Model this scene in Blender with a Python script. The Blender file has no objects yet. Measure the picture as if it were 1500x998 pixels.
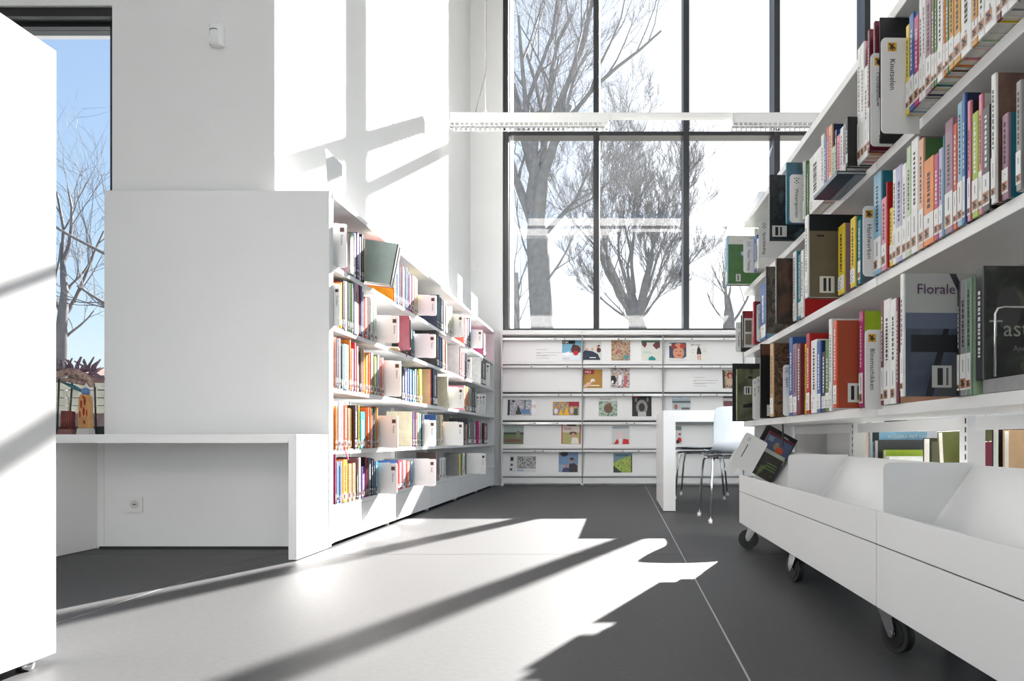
import bpy, math, random
from mathutils import Vector, Matrix, Euler
SC = bpy.context.scene
COL = SC.collection
R = math.radians
# ------------------------------------------------------------------ camera
F = 1050.0; VX = 908.0; VY = 643.0; EH = 0.53          # focal length in px, vanishing point, eye height
cam = bpy.data.cameras.new('camera'); cam.sensor_width = 36.0; cam.lens = F/1500*36
cam.shift_x = -(VX-750)/1500; cam.shift_y = (VY-499)/1500; cam.clip_start = 0.02; cam.clip_end = 400
camo = bpy.data.objects.new('camera', cam); COL.objects.link(camo)
camo.location = (0, 0, EH); camo.rotation_euler = (R(90), 0, 0); SC.camera = camo
# ------------------------------------------------------------------ world, sun, exposure
SUN_T = 0.385; SUN_E = R(26.1)
az = math.atan(SUN_T)                                   # sun stands to the right of +Y
W = bpy.data.worlds.new('world'); SC.world = W; W.use_nodes = True
wn = W.node_tree; wn.nodes.clear()
wo = wn.nodes.new('ShaderNodeOutputWorld'); bg = wn.nodes.new('ShaderNodeBackground')
sky = wn.nodes.new('ShaderNodeTexSky'); sky.sky_type = 'NISHITA'; sky.sun_disc = False
sky.sun_elevation = SUN_E; sky.sun_rotation = az; sky.air_density = 1.0; sky.dust_density = 1.3; sky.ozone_density = 1.0
hs = wn.nodes.new('ShaderNodeHueSaturation'); hs.inputs['Saturation'].default_value = 1.7
gm = wn.nodes.new('ShaderNodeGamma'); gm.inputs[1].default_value = 0.42
wn.links.new(sky.outputs[0], gm.inputs[0]); wn.links.new(gm.outputs[0], hs.inputs['Color']); tint = wn.nodes.new('ShaderNodeMix'); tint.data_type = 'RGBA'; tint.blend_type = 'MULTIPLY'; tint.inputs[0].default_value = 1.0; tint.inputs[7].default_value = (.90, .985, 1.09, 1)
wn.links.new(hs.outputs[0], tint.inputs[6]); wn.links.new(tint.outputs[2], bg.inputs[0]); wn.links.new(bg.outputs[0], wo.inputs[0])
bg.inputs[1].default_value = 0.40
sl = bpy.data.lights.new('sun', 'SUN'); sl.energy = 30.0; sl.angle = R(0.6); sl.color = (1.0, 0.975, 0.94)
so = bpy.data.objects.new('sun', sl); COL.objects.link(so)
sd = Vector((math.sin(az)*math.cos(SUN_E), math.cos(az)*math.cos(SUN_E), math.sin(SUN_E)))
so.rotation_euler = sd.to_track_quat('Z', 'Y').to_euler(); so.location = (4, 20, 12)
def portal(loc, rot, sx, sy):
    l = bpy.data.lights.new('daylight_portal', 'AREA'); l.shape = 'RECTANGLE'; l.size = sx; l.size_y = sy
    o = bpy.data.objects.new('daylight_portal', l); COL.objects.link(o); o.location = loc; o.rotation_euler = rot
    l.cycles.is_portal = True
portal((2.35, 8.62, 3.85), (R(-90), 0, 0), 7.4, 4.2)
portal((-3.55, 3.9, 1.6), (R(-90), 0, 0), 2.1, 2.1)
portal((6.6, 1.5, 2.85), (0, R(90), 0), 5.4, 11.9)
portal((0, -6.4, 1.35), (R(90), 0, 0), 11, 2.1)  # portal of the added back-wall window
portal((0, -2.07, 6.5), (0, 0, 0), 10, 1.1)  # portal of the added skylight
SC.view_settings.view_transform = 'Standard'; SC.view_settings.look = 'None'
SC.view_settings.gamma = 1.0; SC.view_settings.use_curve_mapping = False
SC.view_settings.exposure = 0.38
# ------------------------------------------------------------------ materials
MATS = {}
def s2l(c): return tuple((x/12.92 if x <= .04045 else ((x+.055)/1.055)**2.4) for x in c)
def mat(name, col, rough=.5, metal=0.0, noise=0.0, nscale=8.0, bump=0.0, spec=.5):
    if name in MATS: return MATS[name]
    m = bpy.data.materials.new(name); m.use_nodes = True; nt = m.node_tree
    b = nt.nodes['Principled BSDF']; b.inputs['Roughness'].default_value = rough; b.inputs['Metallic'].default_value = metal
    b.inputs['Specular IOR Level'].default_value = spec
    b.inputs['Base Color'].default_value = (*col, 1)
    if noise or bump:
        tc = nt.nodes.new('ShaderNodeTexCoord'); n = nt.nodes.new('ShaderNodeTexNoise')
        n.inputs['Scale'].default_value = nscale; n.inputs['Detail'].default_value = 5
        nt.links.new(tc.outputs['Object'], n.inputs['Vector'])
        if noise:
            r = nt.nodes.new('ShaderNodeValToRGB'); e = r.color_ramp.elements
            e[0].position = .3; e[1].position = .7
            e[0].color = (*[max(0, c*(1-noise)) for c in col], 1); e[1].color = (*[min(1, c*(1+noise)) for c in col], 1)
            nt.links.new(n.outputs[0], r.inputs[0]); nt.links.new(r.outputs[0], b.inputs['Base Color'])
        if bump:
            bp = nt.nodes.new('ShaderNodeBump'); bp.inputs['Strength'].default_value = bump; bp.inputs['Distance'].default_value = .002
            nt.links.new(n.outputs[0], bp.inputs['Height']); nt.links.new(bp.outputs[0], b.inputs['Normal'])
    MATS[name] = m; return m
def wave_mix(name, cols, scale, rough=.4, detail=3.0, dist=0.0):
    """picture-like cover print: a noise mapped through several colours"""
    if name in MATS: return MATS[name]
    m = bpy.data.materials.new(name); m.use_nodes = True; nt = m.node_tree; b = nt.nodes['Principled BSDF']
    b.inputs['Roughness'].default_value = rough
    tc = nt.nodes.new('ShaderNodeTexCoord'); n = nt.nodes.new('ShaderNodeTexNoise')
    n.inputs['Scale'].default_value = scale; n.inputs['Detail'].default_value = detail; n.inputs['Distortion'].default_value = dist
    r = nt.nodes.new('ShaderNodeValToRGB'); cr = r.color_ramp
    while len(cr.elements) < len(cols): cr.elements.new(.5)
    for i, c in enumerate(cols):
        cr.elements[i].position = .3+.4*i/(len(cols)-1); cr.elements[i].color = (*s2l(c), 1)
    nt.links.new(tc.outputs['Object'], n.inputs['Vector']); nt.links.new(n.outputs[0], r.inputs[0]); nt.links.new(r.outputs[0], b.inputs['Base Color'])
    MATS[name] = m; return m
WHITE = mat('white_laminate', (.80, .80, .80), .42, noise=.015, nscale=3)
METAL_W = mat('white_powder_coated_steel', (.82, .82, .815), .38, noise=.012, nscale=4)
WALL = mat('white_plaster', (.80, .80, .795), .8, noise=.02, nscale=2.5, bump=.15)
FLOOR = mat('dark_grey_floor', (.066, .066, .067), .55, noise=.09, nscale=60, bump=.08, spec=.3)
JOINT = mat('light_joint', (.5, .5, .5), .7, noise=.05)
CEIL = mat('ceiling_paint', (.8, .8, .8), .8, noise=.02)
FRAME = mat('anthracite_frame', (.016, .018, .023), .30, noise=.05, spec=.6)
BLACK = mat('black_plastic', (.012, .012, .013), .35, noise=.1)
RUBBER = mat('black_rubber', (.018, .018, .018), .55, noise=.1)
CHROME = mat('chrome', (.75, .75, .76), .16, 1.0, noise=.02)
PAGES = mat('paper_edge', (.72, .69, .63), .8, noise=.06, nscale=120)
LABEL = mat('label_paper', (.80, .80, .79), .55, noise=.01)
GREYP = mat('grey_panel', (.62, .62, .62), .5, noise=.02)
DARKGAP = mat('dark_recess', (.03, .03, .03), .7, noise=.1)
INK = mat('black_ink', (.02, .02, .02), .5, noise=.05)
GINK = mat('grey_ink', (.22, .22, .22), .5, noise=.05)
SILVER = mat('satin_aluminium', (.62, .63, .64), .3, .6, noise=.03)
def glass_mat():
    m = bpy.data.materials.new('window_glass'); m.use_nodes = True; nt = m.node_tree; nt.nodes.clear()
    o = nt.nodes.new('ShaderNodeOutputMaterial'); tr = nt.nodes.new('ShaderNodeBsdfTransparent'); tr.inputs[0].default_value = (.965, .965, .965, 1)
    gl = nt.nodes.new('ShaderNodeBsdfGlossy'); gl.inputs['Roughness'].default_value = .01
    du = nt.nodes.new('ShaderNodeBsdfTranslucent'); du.inputs[0].default_value = (.86, .93, 1, 1)
    lw0 = nt.nodes.new('ShaderNodeLayerWeight'); lw0.inputs[0].default_value = .5
    pw = nt.nodes.new('ShaderNodeMath'); pw.operation = 'POWER'; pw.inputs[1].default_value = 5
    lw = nt.nodes.new('ShaderNodeMath'); lw.operation = 'MULTIPLY_ADD'; lw.inputs[1].default_value = .96; lw.inputs[2].default_value = .04
    nt.links.new(lw0.outputs['Facing'], pw.inputs[0]); nt.links.new(pw.outputs[0], lw.inputs[0])
    m1 = nt.nodes.new('ShaderNodeMixShader'); m2 = nt.nodes.new('ShaderNodeMixShader')
    no = nt.nodes.new('ShaderNodeTexNoise'); no.inputs['Scale'].default_value = 1.5
    tc = nt.nodes.new('ShaderNodeTexCoord'); nt.links.new(tc.outputs['Object'], no.inputs['Vector'])
    mr = nt.nodes.new('ShaderNodeMapRange'); mr.inputs['To Min'].default_value = .003; mr.inputs['To Max'].default_value = .007
    nt.links.new(no.outputs[0], mr.inputs['Value']); nt.links.new(mr.outputs[0], m1.inputs[0])
    nt.links.new(tr.outputs[0], m1.inputs[1]); nt.links.new(du.outputs[0], m1.inputs[2])
    nt.links.new(lw.outputs[0], m2.inputs[0]); nt.links.new(m1.outputs[0], m2.inputs[1]); nt.links.new(gl.outputs[0], m2.inputs[2])
    nt.links.new(m2.outputs[0], o.inputs[0]); return m
GLASS = glass_mat()
def clear_mat():
    m = bpy.data.materials.new('clear_acrylic'); m.use_nodes = True; nt = m.node_tree; nt.nodes.clear()
    o = nt.nodes.new('ShaderNodeOutputMaterial'); tr = nt.nodes.new('ShaderNodeBsdfTransparent')
    di = nt.nodes.new('ShaderNodeBsdfDiffuse'); di.inputs[0].default_value = (.8, .85, .9, 1)
    no = nt.nodes.new('ShaderNodeTexNoise'); no.inputs['Scale'].default_value = 5
    mr = nt.nodes.new('ShaderNodeMapRange'); mr.inputs['To Min'].default_value = .35; mr.inputs['To Max'].default_value = .5
    mx = nt.nodes.new('ShaderNodeMixShader'); nt.links.new(no.outputs[0], mr.inputs['Value']); nt.links.new(mr.outputs[0], mx.inputs[0])
    nt.links.new(tr.outputs[0], mx.inputs[1]); nt.links.new(di.outputs[0], mx.inputs[2]); nt.links.new(mx.outputs[0], o.inputs[0]); return m
CLEAR = clear_mat()
PAL = {
 'wh': ('white', (.90, .90, .89)), 'cr': ('cream', (.90, .86, .74)), 'tn': ('tan', (.76, .62, .46)), 'br': ('brown', (.40, .28, .20)),
 'bk': ('black', (.10, .10, .11)), 'gy': ('grey', (.58, .58, .58)), 'sl': ('slate grey', (.36, .41, .46)), 'nv': ('navy', (.12, .17, .31)),
 'bl': ('blue', (.20, .36, .62)), 'lb': ('light blue', (.52, .70, .80)), 'te': ('teal', (.14, .47, .54)), 'gn': ('green', (.30, .47, .27)),
 'ol': ('olive', (.36, .38, .18)), 'lm': ('lime green', (.62, .72, .15)), 'ye': ('yellow', (.90, .79, .20)), 'oc': ('ochre', (.78, .56, .18)),
 'or': ('orange', (.88, .50, .18)), 'ro': ('orange red', (.80, .30, .16)), 'rd': ('red', (.72, .12, .13)), 'ma': ('maroon', (.42, .13, .20)),
 'pk': ('pink', (.84, .50, .58)), 'mg': ('magenta', (.68, .17, .42)), 'pu': ('purple', (.34, .22, .48)), 'mv': ('mauve', (.60, .45, .52)),
 'li': ('lilac', (.68, .67, .80)), 'pe': ('peach', (.86, .66, .54)), 'dg': ('dark grey', (.23, .23, .24)), 'sg': ('sage green', (.48, .58, .52)),
 'db': ('dark brown', (.20, .15, .12)), 'pg': ('pale green', (.72, .80, .66)), 'ag': ('aqua', (.45, .73, .72))}
def cmat(c): return mat('print_'+PAL[c][0].replace(' ', '_'), s2l(PAL[c][1]), .42, noise=.10, nscale=26)
def pmat(c):
    if isinstance(c, str): return cmat(c)
    if isinstance(c, tuple): return mat('ink_%02x%02x%02x' % tuple(int(v*255) for v in c), s2l(c), .45, noise=.03)
    return c
# ------------------------------------------------------------------ mesh building
class MB:
    def __init__(s): s.v = []; s.f = []; s.mi = []; s.mats = []; s.sm = []
    def slot(s, m):
        if m not in s.mats: s.mats.append(m)
        return s.mats.index(m)
    def add(s, vs, fs, m=None, smooth=False, M=None):
        o = len(s.v)
        if M is not None: vs = [M @ Vector(v) for v in vs]
        s.v += [tuple(v) for v in vs]; k = s.slot(m) if m else 0
        for f in fs: s.f.append([i+o for i in f]); s.mi.append(k); s.sm.append(smooth)
        return s
    def box(s, x0, x1, y0, y1, z0, z1, m=None, M=None):
        vs = [(x0,y0,z0),(x1,y0,z0),(x1,y1,z0),(x0,y1,z0),(x0,y0,z1),(x1,y0,z1),(x1,y1,z1),(x0,y1,z1)]
        return s.add(vs, [(0,3,2,1),(4,5,6,7),(0,1,5,4),(1,2,6,5),(2,3,7,6),(3,0,4,7)], m, False, M)
    def prism(s, pts, axis, a, b, m=None, M=None, smooth=False):
        """extrude a 2-D outline along axis ('x': pts are y,z; 'y': x,z; 'z': x,y)"""
        n = len(pts)
        def P(p, t): return {'x': (t, p[0], p[1]), 'y': (p[0], t, p[1]), 'z': (p[0], p[1], t)}[axis]
        vs = [P(p, a) for p in pts]+[P(p, b) for p in pts]
        fs = [tuple(range(n)), tuple(range(2*n-1, n-1, -1))]
        s.add(vs, fs, m, False, M)
        o = len(s.v)-2*n; k = s.slot(m) if m else 0
        for i in range(n):
            j = (i+1) % n; s.f.append([o+i, o+n+i, o+n+j, o+j]); s.mi.append(k); s.sm.append(smooth)
        return s
    def tube(s, pts, rad, n=8, m=None, smooth=True, caps=True, M=None):
        pts = [Vector(p) for p in pts]; vs = []; fs = []
        prev = None
        for i, p in enumerate(pts):
            d = (pts[min(i+1, len(pts)-1)]-pts[max(i-1, 0)]).normalized()
            if prev is None:
                u = d.orthogonal().normalized()
            else:
                u = (prev - d*prev.dot(d))
                u = u.normalized() if u.length > 1e-6 else d.orthogonal().normalized()
            prev = u; w = d.cross(u)
            r = rad[i] if isinstance(rad, (list, tuple)) else rad
            for k in range(n):
                a = 2*math.pi*k/n; vs.append(p+(u*math.cos(a)+w*math.sin(a))*r)
        for i in range(len(pts)-1):
            for k in range(n):
                a = i*n+k; b = i*n+(k+1) % n; fs.append((a, b, b+n, a+n))
        if caps: fs.append(tuple(range(n-1, -1, -1))); fs.append(tuple((len(pts)-1)*n+k for k in range(n)))
        return s.add(vs, fs, m, smooth, M)
    def disc(s, c, r, h, axis='y', n=20, m=None, M=None):
        pts = [(c[{'x':1,'y':0,'z':0}[axis]]+r*math.cos(2*math.pi*k/n), c[{'x':2,'y':2,'z':1}[axis]]+r*math.sin(2*math.pi*k/n)) for k in range(n)]
        t = c[{'x':0,'y':1,'z':2}[axis]]
        return s.prism(pts, axis, t-h/2, t+h/2, m, M, smooth=True)
    def build(s, name, m=None, parent=None, kind=None, bevel=0.0):
        me = bpy.data.meshes.new(name); me.from_pydata(s.v, [], s.f)
        ms = s.mats if s.mats else [m]
        for x in ms: me.materials.append(x)
        if s.mats: me.polygons.foreach_set('material_index', s.mi)
        me.polygons.foreach_set('use_smooth', s.sm); 
        me.validate(); me.update()
        import bmesh as _b
        if len(s.f) < 4000:
            bm = _b.new(); bm.from_mesh(me); _b.ops.recalc_face_normals(bm, faces=bm.faces); bm.to_mesh(me); bm.free()
        o = bpy.data.objects.new(name, me); COL.objects.link(o)
        if parent: o.parent = parent
        if kind: o['kind'] = kind
        if bevel:
            b = o.modifiers.new('bevel', 'BEVEL'); b.width = bevel; b.segments = 2; b.limit_method = 'ANGLE'
        return o
def thing(name, label, cat, loc=(0,0,0), rz=0, group=None):
    o = bpy.data.objects.new(name, None); COL.objects.link(o); o.empty_display_size = .05
    o.location = loc; o.rotation_euler = (0, 0, rz); return tag(o, label, cat, group)
def tag(o, label, cat, group=None):
    o['label'] = label; o['category'] = cat
    if group: o['group'] = group
    return o
def bx(name, x0, x1, y0, y1, z0, z1, m, parent=None, kind=None, bevel=0.0):
    return MB().box(x0, x1, y0, y1, z0, z1).build(name, m, parent, kind, bevel)
def rrect(x0, x1, z0, z1, r, corners='abcd', n=5):
    """rounded rectangle outline, a=bottom-left b=bottom-right c=top-right d=top-left rounded"""
    out = []
    for key, cx, cz, a0 in (('a', x0, z0, 180), ('b', x1, z0, 270), ('c', x1, z1, 0), ('d', x0, z1, 90)):
        if key in corners:
            ox = cx+(r if key in 'ad' else -r); oz = cz+(r if key in 'ab' else -r)
            for k in range(n+1):
                a = R(a0+90*k/n); out.append((ox+r*math.cos(a), oz+r*math.sin(a)))
        else: out.append((cx, cz))
    return out
TXT = {}
def text_mesh(s):
    """letters of a string as verts/faces, height of a capital = 1"""
    if s in TXT: return TXT[s]
    cu = bpy.data.curves.new('lettering', 'FONT'); cu.body = s; cu.size = 1.0; cu.resolution_u = 2; cu.fill_mode = 'FRONT'
    ob = bpy.data.objects.new('lettering', cu); COL.objects.link(ob); bpy.context.view_layer.update()
    me = bpy.data.meshes.new_from_object(ob)
    k = 1/.70
    vs = [(v.co.x*k, v.co.y*k) for v in me.vertices]; fs = [tuple(p.vertices) for p in me.polygons]
    w = max([v[0] for v in vs] or [1])
    bpy.data.objects.remove(ob); bpy.data.curves.remove(cu); bpy.data.meshes.remove(me)
    TXT[s] = (vs, fs, w); return TXT[s]
def put_text(mb, s, M, h, m, wmax=None):
    """M maps (u right, v up, out) of the printed face; origin at the start of the baseline"""
    vs, fs, w = text_mesh(s)
    kx = h if (wmax is None or w*h <= wmax) else wmax/w
    mb.add([M @ Vector((a*kx, b*h, .0006)) for a, b in vs], fs, m)
def frame(o, u, v):
    u = Vector(u).normalized(); v = Vector(v).normalized(); n = u.cross(v)
    return Matrix(((u.x, v.x, n.x, o[0]), (u.y, v.y, n.y, o[1]), (u.z, v.z, n.z, o[2]), (0, 0, 0, 1)))
def prints(mb, M, w, h, items):
    """printed picture made of flat patches; coordinates 0..1 over the face"""
    for i, it in enumerate(items):
        t = .0004+.00012*i
        if it[0] == 'r':
            _, a, b, c, d, m = it
            mb.add([M @ Vector(p) for p in ((a*w, b*h, t), (c*w, b*h, t), (c*w, d*h, t), (a*w, d*h, t))], [(0,1,2,3)], pmat(m))
        elif it[0] == 'e':
            _, a, b, c, d, m = it; n = 14
            mb.add([M @ Vector(((a+c*math.cos(2*math.pi*k/n))*w, (b+d*math.sin(2*math.pi*k/n))*h, t)) for k in range(n)], [tuple(range(n))], pmat(m))
        elif it[0] == 'p':
            _, pts, m = it
            mb.add([M @ Vector((p[0]*w, p[1]*h, t)) for p in pts], [tuple(range(len(pts)))], pmat(m))
        elif it[0] == 't':
            _, s, a, b, th, m = it[:6]; wm = it[6]*w if len(it) > 6 else None
            put_text(mb, s, M @ Matrix.Translation((a*w, b*h, t)), th*h, pmat(m), wm)
# ================================================================== SETTING
# floor: dark slabs with pale recessed joints
fl = bx('floor', -7.2, 6.6, -6.2, 8.5, -.12, -.0012, JOINT, kind='structure')
xs = [-7.2, -5.44, -3.53, -1.62, .285, 2.19, 4.1, 6.6]; ys = [-6.2, -4.3, -.5, 3.29, 8.5]
for i in range(len(xs)-1):
    for j in range(len(ys)-1):
        if xs[i] < -3.6 and ys[j] > 3: continue
        g = .0028
        bx('floor_slab', xs[i]+g, xs[i+1]-g, ys[j]+g, ys[j+1]-g, -.0012, 0, FLOOR, fl)
LW = -1.70; CH = 6.3
MB().box(LW-.30, LW, 3.95, 8.45, 0, CH).box(-2.5, LW, 3.53, 3.95, 0, CH).build('wall_left', WALL, kind='structure')
wf = MB().box(LW, -1.335, 8.15, 8.5, 0, CH).box(-1.335, 6.1, 8.15, 8.5, 0, 1.765).box(-1.335, 6.1, 8.15, 8.5, 6.0, CH).box(6.1, 6.4, 8.15, 8.5, 0, CH).build('wall_far', WALL, kind='structure')
MB().box(-7.2, -4.6, 3.53, 3.83, 0, CH).box(-4.6, -2.5, 3.53, 3.83, 2.665, CH).box(-4.6, -2.5, 3.53, 3.83, 0, .50).build('wall_front', WALL, kind='structure')
bx('wall_outer', -7.3, -7.1, -6.2, 3.83, 0, CH, WALL, kind='structure')
MB().box(6.3, 6.5, -6.2, -4.5, 0, CH).box(6.3, 6.5, 7.5, 8.5, 0, CH).box(6.3, 6.5, -4.5, 7.5, 0, .1).box(6.3, 6.5, -4.5, 7.5, 5.6, CH).build('wall_right', WALL, kind='structure')
w4 = MB()
for k in range(11): w4.box(6.34, 6.46, -4.53+k*1.2, -4.47+k*1.2, .1, 5.6)
w4.box(6.34, 6.46, -4.5, 7.5, 2.6, 2.66).build('window_4', FRAME, kind='structure')
MB().box(-7.3, 6.5, -6.3, -6.1, 0, .3).box(-7.3, 6.5, -6.3, -6.1, 2.4, CH).box(-7.3, -5.5, -6.3, -6.1, .3, 2.4).box(5.5, 6.5, -6.3, -6.1, .3, 2.4).build('wall_back', WALL, kind='structure')
MB().box(-2.5, 6.5, -1.55, 8.5, CH, CH+.2).box(-7.3, -2.5, -1.55, 3.83, CH, CH+.2).box(-7.3, 6.5, -6.3, -2.6, CH, CH+.2).box(-7.3, -5, -2.6, -1.55, CH, CH+.2).box(5, 6.5, -2.6, -1.55, CH, CH+.2).build('ceiling', CEIL, kind='structure')  # slot behind the camera is an unseen skylight, added for fill light
# the tall far window
win = MB()
win.box(-1.335, -1.275, 8.20, 8.26, 1.765, 6.0)
w1 = win.build('window_1', FRAME, kind='structure')
bx('sunlit_reveal', -1.335, -1.262, 8.26, 8.5, 1.765, 6.0, WALL, w1)
for k in range(7):
    px = [873.5, 1005.5, 1138.5, 1271][k] if k < 4 else 0
    X = (px-VX)*8.2/F if k < 4 else 2.835+1.035*(k-3)
    bx('mullion', X-.033, X+.033, 8.20, 8.48, 1.765, 6.0, FRAME, w1)
edges = [-1.275]+[((p-VX)*8.2/F) for p in (873.5, 1005.5, 1138.5, 1271)]+[3.87, 4.905, 5.94]
for k in range(len(edges)-1):
    a = edges[k]+(.033 if k else 0); b = edges[k+1]-.033
    bx('transom', a, b, 8.245, 8.40, 4.020, 4.066, FRAME, w1)
    bx('sill_rail', a, b, 8.245, 8.42, 1.765, 1.80, FRAME, w1)
    bx('glass_pane', a, b, 8.395, 8.401, 1.80, 4.020, GLASS, w1)
    bx('glass_pane', a, b, 8.395, 8.401, 4.066, 6.0, GLASS, w1)
# window on the left
w2 = MB().box(-4.6, -2.5, 3.60, 3.68, 2.60, 2.665).box(-4.6, -2.5, 3.60, 3.68, .50, .592).box(-4.6, -4.54, 3.60, 3.68, .592, 2.60).box(-2.56, -2.5, 3.60, 3.68, .592, 2.60).build('window_2', FRAME, kind='structure')
bx('blind_cassette', -4.6, -2.5, 3.545, 3.60, 2.62, 2.664, BLACK, w2)
bx('glass_pane', -4.54, -2.56, 3.63, 3.636, .592, 2.60, GLASS, w2)
w3 = MB()  # unseen back-wall window, added to brighten the room from behind
for k in range(6): w3.box(-5.5+k*2.2-.04, -5.5+k*2.2+.04, -6.28, -6.12, .3, 2.4)
w3.box(-5.5, 5.5, -6.28, -6.12, .3, .36).box(-5.5, 5.5, -6.28, -6.12, 2.34, 2.4); w3 = w3.build('added_back_window', FRAME, kind='structure')
# ================================================================== OUTSIDE
GR = mat('outside_ground', (.22, .21, .17), .9, noise=.2, nscale=2)
MB().box(-60, 60, 8.6, 90, -.3, -.15).box(-60, -2.6, 3.9, 8.6, -.3, -.15).build('ground', GR, kind='structure')
BARK = mat('bark', (.12, .115, .12), .9, noise=.25, nscale=6, bump=.3)
BARKL = mat('grey_bark', (.17, .165, .165), .9, noise=.25, nscale=6, bump=.3)
def tree(label, base, trunk, seed, mt, depth=5, spread=.55, up=.25, twig=1.0, forks=None, group=None, maxd=7, nch=(3, 5), cl=1.0):
    """trunk: list of (x,y,z,r) relative to base; forks: list of (start point, direction, radius, length)"""
    rnd = random.Random(seed); mb = MB(); tw = MB()
    mb.tube([t[:3] for t in trunk], [t[3] for t in trunk], 9, None)
    def grow(p, d, r, L, lev):
        n = 5 if lev < 3 else 4 if lev < 5 else 3
        pts = [p.copy()]; rs = [r]; q = p.copy(); dd = d.copy()
        for i in range(n):
            dd = (dd+Vector((rnd.gauss(0, .13), rnd.gauss(0, .13), rnd.gauss(0, .10)+up*.16))).normalized()
            q = q+dd*(L/n); pts.append(q.copy()); rs.append(r*(1-.62*(i+1)/n))
        (mb if r > .02 else tw).tube(pts, rs, 6 if r > .05 else 4 if r > .02 else 3, None, smooth=r > .02, caps=False)
        if lev >= maxd: return
        k = rnd.randint(*nch)
        for j in range(k):
            t = .30+.70*(j+rnd.random())/k; ii = min(n-1, int(t*n)); fr = t*n-ii
            s = pts[ii].lerp(pts[ii+1], min(1, fr)); rr = rs[ii]*(1-fr)+rs[ii+1]*min(1, fr)
            axis = (pts[ii+1]-pts[ii]).normalized(); side = axis.orthogonal().normalized()
            side = Matrix.Rotation(rnd.uniform(0, 2*math.pi), 3, axis) @ side
            a = rnd.uniform(.55, 1.25)*spread
            nd = (axis*math.cos(a)+side*math.sin(a)).normalized()
            grow(s, nd, max(.0045*twig, rr*rnd.uniform(.42, .68)), L*cl*rnd.uniform(.50, .80), lev+1)
    for (p, d, r, L) in forks: grow(Vector(p), Vector(d).normalized(), r, L, depth)
    root = thing('bare_tree', label, 'tree', base, 0, group)
    mb.build('trunk', mt, root)
    t = tw.build('twigs', mt, root); t['kind'] = 'stuff'
def at(px, py, Y): return Vector(((px-VX)*Y/F, Y, EH+(VY-py)*Y/F))
# large tree left in the window, about 21 m away
D = 21.0; b0 = Vector((at(792, 600, D).x, D, -.2))
def rel(px, py, dy=0.0):
    q = at(px, py, D+dy); return (q.x-b0.x, q.y-b0.y, q.z-b0.z)
trunk = [(0, 0, 0, .52), (*rel(793, 560), .40), (*rel(794, 483), .34), (*rel(790, 420), .33), (*rel(787, 350), .33), (*rel(783, 305), .17), (*rel(781, 270), .08)]
fk = []
LS = .66
def limb(a, b, r, dy=0.0):
    r *= (LS if r < .18 else 1.0); p = Vector(rel(*a)); q = Vector(rel(b[0], b[1], dy)); fk.append((p, q-p, r, (q-p).length))
limb((783, 330), (752, 215), .19, .8); limb((781, 312), (770, 150), .20, -.6); limb((785, 315), (801, 130), .22, .6)
limb((787, 330), (830, 150), .22, -.9); limb((790, 352), (873, 255), .14, 1.0); limb((788, 300), (795, 60), .15, .2)
limb((777, 250), (745, 40), .13, 1.2); limb((795, 240), (845, 10), .17, .4); limb((800, 200), (900, -30), .15, -1.0); limb((815, 190), (960, 70), .12, .8)
limb((778, 240), (765, 20), .15, -.8); limb((770, 200), (790, -40), .13, .8); limb((790, 430), (868, 330), .07, -1.2); limb((783, 400), (740, 300), .07, .8)
tree('large bare tree with thick grey forked trunk outside the leftmost tall window pane', b0, trunk, 11, BARKL, depth=2, spread=.55, up=.5, forks=fk, maxd=7, nch=(3, 5), cl=.92)
# the fan-shaped tree behind
D = 31.0; b0 = Vector((at(928, 600, D).x, D, -.2))
trunk = [(0, 0, 0, .55), (*rel(930, 560), .48), (*rel(935, 483), .43), (*rel(930, 455), .28), (*rel(928, 430), .10)]
fk = []
for a, b, r in (((928, 470), (905, 380), .24), ((933, 470), (942, 370), .24), ((927, 466), (875, 380), .12), ((936, 468), (985, 370), .13), ((927, 452), (890, 330), .15), ((931, 450), (938, 320), .15),
             ((933, 455), (965, 330), .14), ((926, 455), (870, 320), .12), ((934, 458), (1000, 340), .12), ((935, 472), (1005, 420), .09), ((927, 472), (850, 430), .09), ((928, 450), (918, 300), .12), ((933, 462), (1020, 360), .10), ((927, 462), (835, 350), .10), ((934, 456), (1010, 300), .11), ((927, 458), (850, 290), .11), ((930, 476), (980, 440), .06), ((930, 478), (885, 440), .06)):
    limb(a, b, r, random.Random(a[0]+b[0]).uniform(-2.2, 2.2))
tree('bare fan-shaped tree with twin trunks behind the second window pane from left', b0, trunk, 5, BARK, depth=2, spread=.42, up=.9, twig=1.9, forks=fk, maxd=7, nch=(3, 5), cl=.84)
D = 30.0; b0 = Vector((at(1068, 600, D).x, D, -.2))
trunk = [(0, 0, 0, .40), (*rel(1068, 520), .36), (*rel(1068, 460), .22), (*rel(1067, 435), .08)]
fk = []
for a, b, r in (((1068, 470), (1050, 400), .13), ((1068, 470), (1075, 410), .14), ((1068, 475), (1030, 420), .08), ((1068, 480), (1100, 410), .10), ((1068, 460), (1062, 400), .10)): limb(a, b, r, random.Random(b[0]).uniform(-1.5, 1.5))
tree('smaller bare tree low beside the end of the right bookcase, outside the window', b0, trunk, 8, BARK, depth=3, spread=.5, up=.7, twig=1.5, forks=fk, maxd=6, nch=(3, 4))
D = 24.0; b0 = Vector((at(757, 600, D).x, D, -.2))
trunk = [(0, 0, 0, .13), (*rel(757, 520), .11), (*rel(757, 440), .09), (*rel(756, 400), .08)]
fk = []
for a, b, r in (((756, 430), (746, 340), .05), ((757, 440), (775, 350), .05), ((757, 460), (765, 390), .04), ((757, 480), (790, 420), .035)): limb(a, b, r, .5)
tree('slender pale young tree at the left edge of the tall window', b0, trunk, 4, BARKL, depth=4, spread=.5, up=.7, twig=1.2, forks=fk, maxd=6, nch=(3, 4))
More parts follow.
